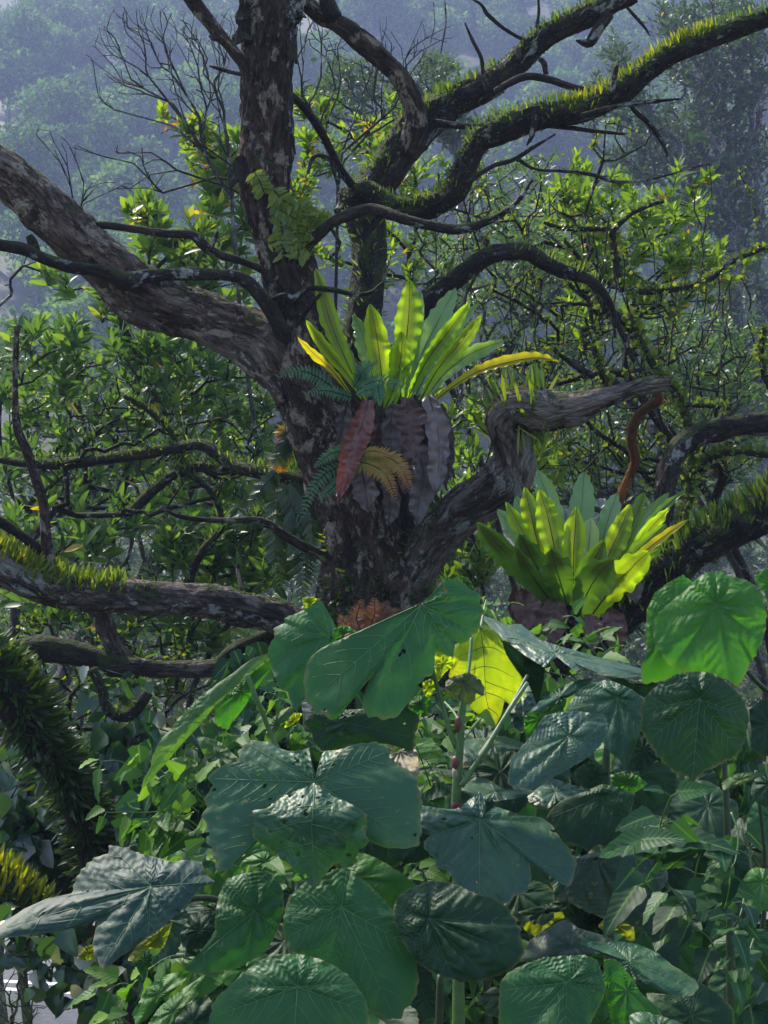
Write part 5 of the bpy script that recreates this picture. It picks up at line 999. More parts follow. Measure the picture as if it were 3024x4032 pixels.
    if veins is not None:
        for ln_ in veins:
            q = np.array(T(tile, ln_)); q = crom(np.column_stack([q, 0 * q[:, :1]]), 8)[:, :2]; vline(q, wr * .9, wr * .35)
    else:
        for n_, a in enumerate(va):
            Rr = float(Rout(np.array([a]))[0]); us = np.linspace(.01, .93, 22); bend = (0 if n_ == 0 else .10 * np.sign(math.sin(a - va[0]) or 1)); amp = 1.0 if n_ < 3 else .7
            an = a + bend * (us - .5) * .6 * math.copysign(1, -1 if n_ else 1) * (0 if tips else 1)
            line = np.column_stack([H[0] + np.cos(an) * Rr * us, H[1] + np.sin(an) * Rr * us]); vline(line, wr * amp, wr * .25)
            if Rr > .55 * size and n_ < 5:
                for f in np.linspace(.18, .8, sec):
                    for sg in (-1, 1):
                        b0 = a + sg * R(46); st = line[int(f * 21)]; L = size * .62 * (1 - .55 * f) * (1.0 if n_ < 3 else .7); us2 = np.linspace(0, 1, 9); bb = b0 - sg * us2 * .35
                        q = st + np.column_stack([np.cumsum(np.cos(bb)), np.cumsum(np.sin(bb))]) * L / 9; xx = q - H; rh = np.hypot(xx[:, 0], xx[:, 1]) / Rout(np.arctan2(xx[:, 1], xx[:, 0])); q = q[rh < .96]
                        if len(q) > 2: vline(np.vstack([st, q]), wr * .5, wr * .15)
    if mb.n: TH.part(mb, 'veins', vm, parent=o)
    if petiole:
        mb = MB(); q = T(petiole[0], petiole[1]); q = np.array([list(x) for x in q]); ds = petiole[2]
        dz = np.interp(np.linspace(0, 1, len(q)), np.linspace(0, 1, len(ds)), ds); pts = P(q[:, 0], q[:, 1], dz)
        tube(mb, np.column_stack([pts, q[:, 2] / 2 / FPX * dz]), k=10, step=.01); TH.part(mb, 'petiole', M_petiole if kind in 'nlyub' else M_petiole_dark, parent=o)
    return o
def base_at(px, d): 
    p = P1(px, 3000, d); p[2] = gz(p[0], p[1]) - .05; return p
# ---- the tall lobed-leaf shrub in the middle
S1 = Thing('broad_leaved_shrub', 'tall shrub with huge lobed toothed leaves and a thick green stem in the centre foreground', 'shrub', base_at(1700, 3.6))
mb = MB(); ptube(mb, T('B', [(1345, 960, 36), (1335, 1050, 50), (1320, 1150, 60), (1315, 1250, 62), (1308, 1350, 66), (1300, 1500, 62), (1290, 1620, 66), (1285, 1800, 70), (1290, 2200, 76), (1300, 3000, 90), (1300, 4200, 110)]), 3.6, k=18, step=.015, rough=.12, freq=20); S1.part(mb, 'stem', M_petiole)
for y, h, w, m in [(1200, 110, 74, 'D'), (1480, 90, 78, 'D'), (1560, 90, 74, 'e'), (1790, 80, 90, 'D')]:
    mb = MB(); ptube(mb, T('B', [(1312 if y < 1300 else 1292, y - h / 2, w * .8), (1308 if y < 1300 else 1290, y, w), (1305 if y < 1300 else 1288, y + h / 2, w * .82)]), 3.6, k=14, step=.008, rough=.3, freq=60); S1.part(mb, 'stem_sheath', M_dead_red if m == 'D' else BM['e'])
bigleaf(S1, 'B', [(410, 495), (340, 360), (290, 295), (210, 272), (165, 290), (185, 365), (110, 400), (40, 430), (30, 470), (-40, 500), (-40, 560), (-88, 690), (-57, 800), (0, 930), (60, 960), (80, 1040), (120, 1125), (215, 1115), (230, 1000), (250, 850), (320, 700), (420, 600)], (370, 565), 3.75, (.25, .5), 'n', 'left lobe of the topmost huge leaf', tips=[(-60, 700), (-10, 500), (170, 290), (120, 1120), (320, 340)], quilt=.022, und=.02)
bigleaf(S1, 'B', [(1055, 305), (1150, 200), (1215, 125), (1250, 150), (1305, 120), (1340, 180), (1400, 225), (1465, 265), (1455, 320), (1490, 370), (1460, 440), (1450, 510), (1400, 560), (1360, 600), (1305, 620), (1280, 570), (1262, 540), (1275, 620), (1260, 715), (1190, 690), (1140, 670), (1120, 750), (1120, 830), (1060, 870), (1000, 930), (960, 1020), (900, 1100), (850, 1140), (790, 1165), (750, 1175), (700, 1160), (640, 1150), (605, 1070), (608, 990), (660, 860), (600, 960), (545, 1050), (490, 1110), (440, 1150), (365, 1170), (310, 1130), (230, 1095), (180, 950), (175, 830), (230, 705), (300, 650), (400, 600), (560, 530), (700, 468), (900, 380)], (1030, 335), 3.5, (-.1, .35), 'n', 'topmost huge lobed leaf draped forward', tips=[(220, 1040), (640, 1140), (1440, 540), (1260, 700), (1300, 140), (1440, 290)], quilt=.03, und=.02, holes=16, sec=5, droop=.05, shape=lambda x, y: -.18 * np.exp(-((x + .9 - y * .2) ** 2) / .15) + .1 * x)
bigleaf(S1, 'B', [(385, 560), (395, 510), (480, 478), (560, 528), (480, 545), (400, 600)], (450, 540), 3.44, (0, .2), 'l', teeth=.02, quilt=.004, sec=0, droop=.05)
bigleaf(S1, 'B', [(165, 290), (210, 272), (290, 295), (250, 320), (200, 365), (180, 350)], (215, 310), 3.70, (0, .2), 'y', sec=0, quilt=.003)
bigleaf(S1, 'B', [(1310, 120), (1370, 140), (1410, 200), (1415, 225), (1350, 190)], (1365, 175), 3.62, (0, .2), 'l', sec=0, quilt=.003)
bigleaf(S1, 'B', [(640, 785), (570, 800), (545, 900), (535, 1000), (580, 940), (640, 860), (668, 800)], (590, 880), 3.46, (0, .2), 'u', sec=0, quilt=.003)
bigleaf(S1, 'B', [(1450, 465), (1500, 480), (1560, 520), (1624, 587), (1700, 720), (1774, 874), (1774, 986), (1700, 1073), (1640, 1040), (1600, 1150), (1552, 1248), (1530, 1190), (1480, 1165), (1440, 1130), (1390, 1090), (1370, 1070), (1400, 1010), (1350, 930), (1300, 880), (1225, 870), (1240, 800), (1255, 740), (1255, 640), (1290, 615), (1390, 575), (1440, 520)], (1462, 520), 3.9, (0, .15), 'y', 'glowing yellow-green leaf lit from behind', veins=[[(1455, 500), (1480, 650), (1490, 820), (1500, 1000), (1530, 1130), (1550, 1230)], [(1475, 640), (1400, 670), (1270, 720)], [(1484, 780), (1400, 805), (1310, 850)], [(1480, 640), (1560, 650), (1640, 700)], [(1486, 780), (1580, 800), (1700, 860)], [(1495, 890), (1600, 930), (1740, 980)], [(1500, 970), (1590, 1000), (1650, 1040)], [(1500, 980), (1440, 1010), (1390, 1050)], [(1515, 1080), (1570, 1120), (1590, 1150)]], holes=5, quilt=.012, petiole=('B', [(1460, 510, 22), (1480, 400, 18), (1500, 300, 10)], (3.9, 3.95, 4.0)))
bigleaf(S1, 'B', [(1135, 670), (1250, 705), (1262, 775), (1200, 830), (1165, 880), (1150, 890), (1125, 800)], (1185, 765), 3.8, (0, .2), 'y', teeth=.03)
bigleaf(S1, 'B', [(1040, 900), (1100, 870), (1140, 930), (1120, 960), (1080, 1010), (1045, 980)], (1085, 930), 3.8, (0, .2), 'y', teeth=.03)
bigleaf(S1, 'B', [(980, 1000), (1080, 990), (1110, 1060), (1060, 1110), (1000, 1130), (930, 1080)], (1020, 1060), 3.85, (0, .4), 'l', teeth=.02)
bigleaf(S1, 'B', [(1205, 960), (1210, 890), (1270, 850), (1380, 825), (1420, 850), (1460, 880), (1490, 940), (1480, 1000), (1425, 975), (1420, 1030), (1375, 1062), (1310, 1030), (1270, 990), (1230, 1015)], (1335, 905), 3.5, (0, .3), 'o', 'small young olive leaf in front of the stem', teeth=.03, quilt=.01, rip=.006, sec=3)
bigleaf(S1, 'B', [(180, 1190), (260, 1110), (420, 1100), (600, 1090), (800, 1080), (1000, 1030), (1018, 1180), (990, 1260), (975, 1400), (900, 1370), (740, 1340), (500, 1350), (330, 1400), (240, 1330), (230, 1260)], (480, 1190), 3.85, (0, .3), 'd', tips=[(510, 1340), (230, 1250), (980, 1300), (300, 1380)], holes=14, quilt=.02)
bigleaf(S1, 'B', [(740, 1190), (800, 1260), (900, 1300), (1000, 1400), (1015, 1560), (985, 1640), (900, 1540), (850, 1480), (785, 1430), (810, 1400), (750, 1310)], (880, 1400), 3.9, (0, .8), 'e', 'dry beige dead leaf', und=.05, quilt=.02)
bigleaf(S1, 'A', [(1150, 770), (1060, 800), (1000, 830), (930, 880), (850, 950), (780, 985), (700, 1050), (600, 1120), (500, 1215), (430, 1290), (350, 1400), (290, 1460), (240, 1530), (210, 1610), (190, 1700), (150, 1775), (115, 1870), (150, 1875), (240, 1750), (340, 1650), (400, 1570), (470, 1490), (600, 1350), (730, 1190), (860, 1060), (975, 945), (1050, 900), (1160, 830)], (570, 1290), 3.7, (.35, .1), 'u', 'long folded leaf hanging to the left showing its pale underside', veins=[[(1160, 800), (975, 950), (730, 1210), (480, 1480), (330, 1650)], [(820, 1100), (740, 1050), (680, 1060)], [(725, 1195), (640, 1200), (560, 1220), (500, 1250)], [(600, 1340), (500, 1335), (420, 1360), (350, 1410)], [(480, 1470), (380, 1450), (300, 1480)], [(380, 1580), (300, 1570), (230, 1600)], [(330, 1650), (260, 1670), (190, 1710)]], quilt=.004, rip=.004, droop=.12, vw=.8, sec=0)
bigleaf(S1, 'A', [(985, 935), (1060, 850), (1150, 785), (1180, 890), (1120, 970), (1040, 1080), (1010, 1130), (960, 1210), (900, 1290), (860, 1335), (825, 1400), (740, 1365), (715, 1310), (725, 1210), (800, 1120), (880, 1040)], (940, 1090), 3.78, (.2, .2), 'l', 'sunlit half of the folded left leaf', veins=[[(980, 950), (1090, 850)], [(960, 960), (820, 1200), (740, 1340)], [(1000, 960), (1050, 1000), (1040, 1080)], [(900, 1050), (960, 1130), (960, 1200)]], petiole=('A', [(975, 945, 44), (1010, 1020, 44), (1050, 1130, 42), (1110, 1270, 40), (1160, 1400, 40), (1240, 1570, 40), (1400, 1900, 44), (1700, 2300, 50)], (3.66, 3.66, 3.7, 3.6)), teeth=.02)
bigleaf(S1, 'A', [(1120, 1480), (1140, 1400), (1180, 1310), (1260, 1240), (1370, 1195), (1345, 1280), (1250, 1370), (1160, 1490)], (1220, 1350), 3.9, (0, .3), 'u', sec=3)
bigleaf(S1, 'A', [(1360, 1260), (1430, 1265), (1400, 1320), (1320, 1370), (1280, 1380)], (1365, 1310), 3.95, (0, .3), 'y', sec=2)
# the giant flat lobed leaf in the centre, its front lobe folded forward
o = bigleaf(S1, 'D', [(900, 420), (870, 300), (865, 240), (820, 250), (740, 262), (650, 240), (600, 200), (480, 195), (400, 260), (400, 330), (300, 345), (190, 430), (230, 490), (165, 570), (190, 600), (160, 690), (190, 740), (175, 810), (220, 900), (250, 1010), (300, 1060), (380, 1020), (430, 950), (500, 870), (600, 800), (750, 800), (900, 800), (1080, 800), (1200, 820), (1280, 870), (1400, 895), (1560, 890), (1590, 780), (1580, 700), (1595, 600), (1575, 520), (1540, 400), (1470, 370), (1380, 300), (1390, 260), (1300, 205), (1180, 210), (1060, 250), (970, 258), (935, 285), (915, 380)], (893, 465), 3.15, (0, .55), 'b', 'biggest blue-green lobed leaf, pocked with holes', tips=[(310, 1040), (1500, 840), (190, 440), (1380, 260), (820, 260), (940, 285), (460, 220)], holes=34, quilt=.016, sec=5, droop=.10, und=.012, petiole=('D', [(893, 465, 30), (930, 600, 36), (1100, 1100, 40), (1500, 1700, 46)], (3.17, 3.3, 3.4, 3.55)))
bigleaf(S1, 'D', [(893, 470), (960, 520), (1050, 570), (1160, 620), (1230, 680), (1240, 740), (1230, 800), (1250, 850), (1180, 930), (1160, 1000), (1090, 1030), (1030, 1000), (960, 1070), (905, 1140), (888, 1190), (870, 1140), (800, 1090), (760, 1040), (740, 1010), (680, 960), (600, 905), (540, 860), (490, 830), (485, 780), (500, 720), (480, 650), (580, 635), (680, 560), (780, 520), (860, 485)], (885, 760), 3.04, (0, .25), 'b', 'front lobe of the biggest leaf, folded forward and shiny', veins=[[(893, 475), (885, 620), (875, 760), (885, 960), (888, 1150)], [(878, 620), (800, 625), (700, 650), (600, 640)], [(873, 715), (760, 735), (640, 770), (520, 780)], [(880, 640), (1000, 640), (1180, 690)], [(877, 740), (1000, 770), (1120, 830), (1220, 830)], [(884, 880), (960, 920), (1100, 1000)], [(884, 860), (780, 880), (640, 900)]], holes=30, quilt=.0, rip=.006, droop=.16, und=.016, shape=lambda x, y: -.2 * np.exp(-((y + .3) ** 2) / .4) + .30 * np.clip(-y - .2, 0, 2))
bigleaf(S1, 'E', [(350, 345), (390, 320), (440, 290), (500, 240), (530, 208), (572, 290), (580, 375), (620, 318), (700, 340), (850, 390), (960, 400), (1020, 430), (1100, 520), (1160, 600), (1235, 720), (1205, 870), (1170, 908), (1080, 860), (980, 790), (910, 730), (862, 655), (890, 720), (915, 830), (890, 880), (865, 950), (800, 960), (740, 1020), (640, 1050), (530, 1108), (480, 1050), (440, 1010), (400, 950), (350, 870), (290, 790), (220, 760), (190, 690), (125, 620), (140, 560), (190, 535), (60, 500), (60, 400), (90, 310), (200, 330)], (533, 415), 3.25, (.05, .75), 'w', 'lobed wet leaf with silvery glare right of the biggest leaf', tips=[(530, 1090), (1180, 880), (130, 560), (1000, 430), (530, 225), (120, 340), (860, 940)], holes=8, quilt=.03, rip=.006, und=.02, petiole=('E', [(533, 415, 30), (520, 600, 34), (450, 900, 40), (420, 1300, 44)], (3.27, 3.45, 3.5, 3.6)))
for pts, ds in [([(1395, 560, 26), (1385, 700, 28), (1370, 830, 30), (1340, 960, 34)], (3.7, 3.65, 3.6)), ([(1115, 790, 26), (1130, 880, 28), (1190, 1090, 32), (1240, 1260, 38), (1285, 1370, 44)], (3.55, 3.6, 3.6)), ([(1800, 900, 30), (1655, 1120, 34), (1500, 1380, 36), (1400, 1530, 40), (1320, 1650, 46)], (3.7, 3.6, 3.58)), ([(1460, 1160, 18), (1390, 1240, 20), (1340, 1310, 22)], (3.8, 3.62)), ([(1200, 1040, 16), (1270, 1120, 18), (1310, 1200, 20)], (3.8, 3.62))]:
    mb = MB(); ptube(mb, T('B', pts), list(ds), k=10, step=.015); S1.part(mb, 'petiole', M_petiole)
# long silvery leaf on the right of it
bigleaf(S1, 'C', [(-20, 320), (60, 350), (110, 400), (150, 385), (230, 380), (310, 465), (370, 480), (420, 500), (600, 550), (700, 580), (830, 610), (920, 640), (1085, 688), (1060, 705), (980, 692), (920, 680), (860, 690), (780, 690), (700, 680), (640, 660), (590, 625), (540, 655), (480, 610), (430, 570), (400, 600), (360, 630), (290, 590), (200, 530), (150, 490), (100, 470), (60, 420)], (420, 545), 3.85, (0, 2.2), 'w', 'long drooping leaf with white silvery sheen', quilt=.01, und=.03, rip=.01, teeth=.02, veins=[[(120, 450), (250, 480), (420, 545), (620, 600), (900, 665)], [(420, 545), (500, 600)], [(250, 480), (300, 560)], [(420, 540), (450, 520)]])
bigleaf(S1, 'C', [(110, 470), (200, 525), (290, 595), (362, 632), (352, 740), (320, 862), (275, 745), (200, 650), (140, 560)], (250, 640), 3.88, (0, -.3), 'd', sec=3, petiole=('C', [(260, 680, 22), (180, 830, 24), (60, 1030, 26), (-40, 1180, 30)], (3.8, 3.7, 3.6)))
bigleaf(S1, 'C', [(720, 688), (860, 700), (1010, 735), (940, 805), (860, 760), (780, 720)], (880, 735), 3.9, (0, .4), 'd', sec=2)
bigleaf(S1, 'E', [(390, 200), (500, 110), (600, 130), (700, 195), (870, 195), (935, 215), (880, 245), (760, 270), (600, 290), (440, 235)], (640, 215), 3.6, (0, 2.0), 'w', sec=3, und=.02)
bigleaf(S1, 'E', [(880, 250), (950, 190), (1060, 120), (1200, 165), (1315, 200), (1200, 260), (1080, 295), (1030, 335), (900, 300)], (1080, 215), 3.65, (0, 1.8), 'w', sec=3, und=.02)
bigleaf(S1, 'C', [(-120, 1060), (0, 1040), (120, 1030), (262, 1080), (200, 1110), (80, 1130), (-60, 1180), (-120, 1130)], (60, 1080), 3.75, (0, 1.8), 'w', sec=3)
bigleaf(S1, 'C', [(150, 870), (210, 780), (290, 770), (330, 860), (250, 960), (240, 1010), (190, 1000)], (235, 880), 3.95, (0, 1.0), 'w', sec=2, und=.03)
bigleaf(S1, 'D', [(1560, 560), (1700, 620), (1720, 800), (1640, 960), (1500, 1000), (1380, 960), (1380, 890), (1560, 880), (1590, 780)], (1600, 820), 3.45, (0, .5), 'd')
# ---- right-hand shrub with round leaves
S2 = Thing('round_leaved_shrub', 'shrub with big round heart-shaped leaves on the right edge, top leaf sunlit', 'shrub', base_at(2750, 3.8))
mb = MB(); ptube(mb, T('C', [(1700, 800, 30), (1600, 720, 28), (1540, 650, 20)]), [3.75, 3.7], k=10, step=.02); S2.part(mb, 'stem', M_petiole_dark)
mb = MB(); ptube(mb, T('C', [(725, 1080, 36), (718, 1200, 44), (722, 1400, 50), (730, 2000, 60), (760, 3200, 80)]), 3.75, k=12, step=.02); S2.part(mb, 'stem', M_petiole_dark)
mb = MB(); ptube(mb, T('C', [(1400, 1100, 30), (1420, 1500, 40), (1440, 2200, 50), (1450, 3200, 70)]), 3.8, k=12, step=.02); S2.part(mb, 'stem', M_petiole_dark)
bigleaf(S2, 'C', [(950, 380), (955, 300), (1000, 200), (1060, 150), (1160, 95), (1215, 130), (1230, 190), (1300, 300), (1300, 600), (1180, 670), (1100, 690), (1000, 722), (930, 722), (920, 640), (950, 540), (955, 450)], (1120, 330), 3.75, (.2, .3), 'l', 'folded sunlit edge leaf behind the round one', quilt=.02)
bigleaf(S2, 'C', [(1190, 175), (1240, 120), (1300, 80), (1370, 70), (1430, 98), (1520, 120), (1600, 160), (1640, 240), (1652, 330), (1640, 440), (1600, 540), (1550, 620), (1510, 700), (1482, 748), (1430, 705), (1300, 662), (1180, 655), (1100, 628), (1030, 540), (992, 440), (1000, 350), (1050, 285), (1120, 230)], (1355, 265), 3.6, (-.1, .35), 'l', 'topmost round leaf, half in sun', tips=[(1440, 700), (1120, 610), (1630, 480), (1010, 360), (1640, 260), (1240, 130), (1350, 85), (1450, 110)], quilt=.035, rip=.006, sec=5, petiole=('C', [(1355, 265, 26), (1420, 500, 26), (1560, 680, 30), (1720, 830, 34)], (3.62, 3.75, 3.78, 3.8)))
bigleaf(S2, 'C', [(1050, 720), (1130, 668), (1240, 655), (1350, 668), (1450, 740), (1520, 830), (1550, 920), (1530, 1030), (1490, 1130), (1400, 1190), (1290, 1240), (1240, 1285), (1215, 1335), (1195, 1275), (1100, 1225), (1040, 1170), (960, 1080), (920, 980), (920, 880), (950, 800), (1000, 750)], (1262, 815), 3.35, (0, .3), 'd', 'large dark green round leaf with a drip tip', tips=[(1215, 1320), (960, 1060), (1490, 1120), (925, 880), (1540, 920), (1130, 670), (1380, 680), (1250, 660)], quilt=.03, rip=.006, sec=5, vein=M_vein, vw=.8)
bigleaf(S2, 'C', [(500, 850), (560, 760), (640, 720), (740, 710), (860, 755), (935, 815), (910, 900), (925, 970), (900, 1060), (845, 1200), (832, 1250), (800, 1180), (720, 1100), (690, 1040), (640, 950), (560, 900), (480, 890)], (785, 808), 3.6, (0, .6), 'b', tips=[(832, 1240), (700, 1050), (920, 1000), (500, 860), (925, 830), (640, 725), (740, 715), (850, 760)], quilt=.025)
bigleaf(S2, 'C', [(265, 892), (330, 830), (430, 762), (530, 712), (645, 690), (600, 742), (520, 795), (420, 845), (330, 886)], (450, 800), 3.7, (0, 1.6), 'b', sec=3, und=.02)
bigleaf(S2, 'C', [(240, 930), (270, 892), (400, 850), (490, 810), (470, 875), (380, 915), (320, 1000), (260, 1058), (245, 1000)], (330, 930), 3.74, (0, .2), 'l', sec=2)
bigleaf(S2, 'C', [(350, 920), (440, 890), (560, 888), (640, 898), (700, 905), (728, 960), (715, 1030), (690, 1080), (620, 1150), (520, 1210), (430, 1260), (330, 1320), (250, 1350), (150, 1320), (150, 1260), (165, 1170), (210, 1110), (290, 1020)], (500, 1030), 3.3, (.1, .9), 'w', 'blue-sheened round leaf tilted towards the sky', tips=[(160, 1320), (430, 1240), (700, 1060), (180, 1160), (640, 900), (380, 920), (500, 890)], quilt=.03, rip=.008)
bigleaf(S2, 'C', [(1550, 880), (1620, 820), (1720, 800), (1780, 900), (1780, 1100), (1640, 1150), (1560, 1100), (1560, 1000)], (1655, 960), 3.6, (0, .4), 'd')
bigleaf(S2, 'C', [(1580, 110), (1640, 60), (1740, 40), (1760, 260), (1660, 270), (1640, 200), (1600, 150)], (1690, 150), 3.9, (0, .4), 'l')
bigleaf(S2, 'C', [(840, 1110), (900, 1020), (960, 960), (1000, 1060), (1020, 1160), (940, 1230), (860, 1240), (830, 1200)], (940, 1110), 3.7, (0, .6), 'd')
bigleaf(S2, 'C', [(540, 1230), (600, 1190), (700, 1200), (730, 1260), (690, 1320), (600, 1340), (550, 1300)], (640, 1260), 3.7, (0, .5), 'd')
bigleaf(S2, 'C', [(740, 1260), (800, 1240), (900, 1260), (960, 1310), (860, 1370), (760, 1340)], (840, 1300), 3.8, (0, .4), 'l', sec=2)
bigleaf(S2, 'C', [(1390, 1300), (1470, 1250), (1560, 1240), (1640, 1250), (1560, 1290), (1480, 1320), (1400, 1345)], (1500, 1285), 3.5, (0, 1.2), 'u', sec=3)
bigleaf(S2, '6', [(730, 540), (780, 500), (870, 470), (945, 438), (1020, 455), (1085, 480), (1065, 560), (1030, 620), (1035, 690), (1000, 718), (930, 700), (880, 727), (850, 710), (790, 690), (740, 640), (700, 590)], (945, 490), 3.4, (0, .6), 'd', tips=[(880, 720), (1030, 710), (710, 590), (1075, 500)], holes=3, quilt=.02)
bigleaf(S2, '6', [(830, 760), (900, 735), (1040, 735), (1180, 770), (1230, 830), (1200, 900), (1195, 1000), (1188, 1105), (1100, 1060), (1000, 1030), (900, 1000), (800, 950), (785, 880), (820, 810)], (920, 765), 3.6, (0, .4), 's', 'dark leaf with yellow-brown disease spots', tips=[(1180, 1090), (820, 930), (1200, 820), (1000, 1020)], quilt=.02)
bigleaf(S2, '6', [(580, 990), (740, 950), (810, 950), (760, 990), (690, 1000), (650, 1050), (620, 1010)], (700, 980), 3.7, (0, 1.0), 'd', sec=2)
bigleaf(S2, 'E', [(720, 1030), (870, 1020), (880, 990), (1000, 985), (1060, 1030), (1120, 1070), (1150, 1130), (1060, 1170), (1020, 1230), (940, 1262), (860, 1225), (850, 1200), (880, 1140), (800, 1110), (750, 1070)], (940, 1090), 3.9, (0, .2), 'Y', 'yellowing spotted leaf lit from behind')
bigleaf(S2, 'E', [(860, 885), (960, 880), (1060, 900), (1065, 950), (1000, 962), (870, 920)], (965, 920), 4.0, (0, .2), 'Y')
bigleaf(S2, 'E', [(1390, 1190), (1440, 1140), (1500, 1125), (1640, 1150), (1660, 1300), (1580, 1285), (1540, 1220), (1440, 1235)], (1530, 1185), 3.9, (0, .2), 'Y')
bigleaf(S2, 'E', [(900, 1290), (1000, 1215), (1150, 1145), (1250, 1205), (1400, 1250), (1500, 1290), (1360, 1400), (1200, 1420), (1000, 1430), (900, 1460), (830, 1440)], (1190, 1350), 3.4, (0, 1.0), 's', tips=[(850, 1430), (1040, 1230), (1480, 1290), (1180, 1160)])
# ---- low shrub of round leaves along the bottom
S3 = Thing('round_leaved_shrub', 'low shrub of overlapping round veined leaves along the bottom centre', 'shrub', base_at(1600, 3.1))
mb = MB(); ptube(mb, T('6', [(245, 1260, 30), (240, 1400, 34), (235, 1900, 40), (240, 2800, 50)]), 3.15, k=12, step=.02); S3.part(mb, 'stem', M_petiole_dark)
bigleaf(S3, 'D', [(1000, 1040), (1130, 1000), (1190, 920), (1300, 960), (1450, 1050), (1562, 1140), (1500, 1210), (1430, 1310), (1400, 1322), (1300, 1260), (1200, 1180), (1100, 1120)], (1130, 1090), 3.4, (0, .6), 'l', tips=[(1550, 1140), (1400, 1300), (1200, 930), (1420, 1040)], quilt=.015)
bigleaf(S3, '5', [(980, 850), (1060, 820), (1130, 806), (1190, 838), (1222, 900), (1226, 980), (1195, 1080), (1150, 1160), (1050, 1222), (950, 1252), (870, 1264), (788, 1236), (850, 1180), (925, 1080), (930, 1000), (945, 920)], (1100, 985), 3.1, (.15, .5), 'n', 'oval leaf with its left half folded, lower left of centre', tips=[(800, 1235), (1200, 1070), (940, 940), (1060, 1210), (1120, 815), (1210, 880)], quilt=.03)
bigleaf(S3, '5', [(1250, 920), (1320, 860), (1420, 818), (1500, 800), (1580, 860), (1650, 930), (1730, 1020), (1790, 1150), (1810, 1300), (1770, 1400), (1710, 1460), (1600, 1420), (1550, 1340), (1450, 1240), (1330, 1190), (1250, 1150), (1222, 1080), (1226, 990)], (1475, 970), 3.05, (0, .5), 'n', 'broad smooth round leaf at bottom centre', tips=[(1700, 1440), (1240, 1100), (1790, 1150), (1240, 960), (1420, 1230), (1640, 930), (1400, 830), (1500, 810)], quilt=.02, sec=5)
bigleaf(S3, '5', [(900, 1560), (905, 1440), (930, 1370), (980, 1320), (1050, 1260), (1120, 1200), (1200, 1173), (1300, 1173), (1400, 1200), (1500, 1260), (1570, 1350), (1595, 1450), (1590, 1620), (1450, 1760), (1250, 1820), (1050, 1720)], (1285, 1315), 2.8, (0, .5), 'n', 'round leaf cut by the bottom edge, left of centre', tips=[(1250, 1800), (930, 1440), (1580, 1420), (1000, 1310), (1520, 1290), (1180, 1190), (1380, 1200), (1290, 1180)], quilt=.02, sec=5)
bigleaf(S3, '6', [(40, 990), (60, 920), (130, 880), (210, 855), (300, 868), (380, 905), (470, 930), (530, 965), (575, 1030), (597, 1110), (600, 1190), (540, 1250), (430, 1290), (330, 1292), (250, 1272), (160, 1222), (105, 1160), (60, 1080)], (195, 1020), 2.98, (-.1, .6), 'd', 'dark dished round leaf under the wet lobed leaf', tips=[(590, 1180), (300, 1285), (110, 1150), (570, 1040), (50, 980), (200, 865), (450, 1280)], quilt=.035, rip=.006, vein=M_vein_dim)
bigleaf(S3, '6', [(500, 1300), (540, 1250), (620, 1210), (700, 1185), (780, 1180), (862, 1176), (922, 1200), (952, 1290), (950, 1350), (920, 1420), (880, 1490), (840, 1590), (700, 1660), (540, 1620), (480, 1540), (500, 1440), (498, 1380)], (790, 1295), 2.8, (0, .5), 'n', 'light veined round leaf at the bottom right of centre', tips=[(540, 1600), (500, 1330), (950, 1320), (780, 1640), (880, 1190), (650, 1205), (940, 1240)], quilt=.02, sec=5)
bigleaf(S3, '6', [(848, 1110), (920, 1120), (1010, 1118), (1090, 1128), (1180, 1168), (1260, 1230), (1350, 1285), (1355, 1330), (1320, 1357), (1230, 1350), (1150, 1310), (1080, 1270), (1000, 1210), (930, 1165), (860, 1142)], (1062, 1205), 2.95, (0, 1.2), 'b', sec=3)
bigleaf(S3, '6', [(948, 1200), (1000, 1195), (1060, 1260), (1110, 1340), (1180, 1400), (1225, 1480), (1240, 1600), (1000, 1640), (978, 1440), (955, 1330)], (1050, 1330), 2.85, (.1, .3), 'l', 'light green leaf seen edge-on at the bottom right')
bigleaf(S3, '6', [(1060, 1440), (1120, 1420), (1200, 1440), (1300, 1480), (1320, 1600), (1080, 1600)], (1180, 1510), 2.75, (0, .8), 'b')
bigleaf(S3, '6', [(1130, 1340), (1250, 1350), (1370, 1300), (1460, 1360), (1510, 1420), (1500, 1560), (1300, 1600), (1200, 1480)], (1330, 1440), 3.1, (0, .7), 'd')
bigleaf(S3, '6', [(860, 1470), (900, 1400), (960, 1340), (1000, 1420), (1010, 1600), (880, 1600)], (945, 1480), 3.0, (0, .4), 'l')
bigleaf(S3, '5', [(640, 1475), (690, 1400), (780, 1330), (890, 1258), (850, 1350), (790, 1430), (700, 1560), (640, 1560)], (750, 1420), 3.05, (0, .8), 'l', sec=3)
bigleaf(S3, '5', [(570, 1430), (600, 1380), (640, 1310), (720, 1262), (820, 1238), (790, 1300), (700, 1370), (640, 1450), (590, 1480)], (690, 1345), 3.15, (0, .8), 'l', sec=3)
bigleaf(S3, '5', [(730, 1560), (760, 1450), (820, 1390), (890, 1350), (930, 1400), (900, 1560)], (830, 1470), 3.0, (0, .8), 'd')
bigleaf(S3, '5', [(780, 1080), (830, 1000), (940, 985), (940, 1080), (880, 1150), (790, 1150)], (860, 1070), 3.4, (0, .6), 'd')
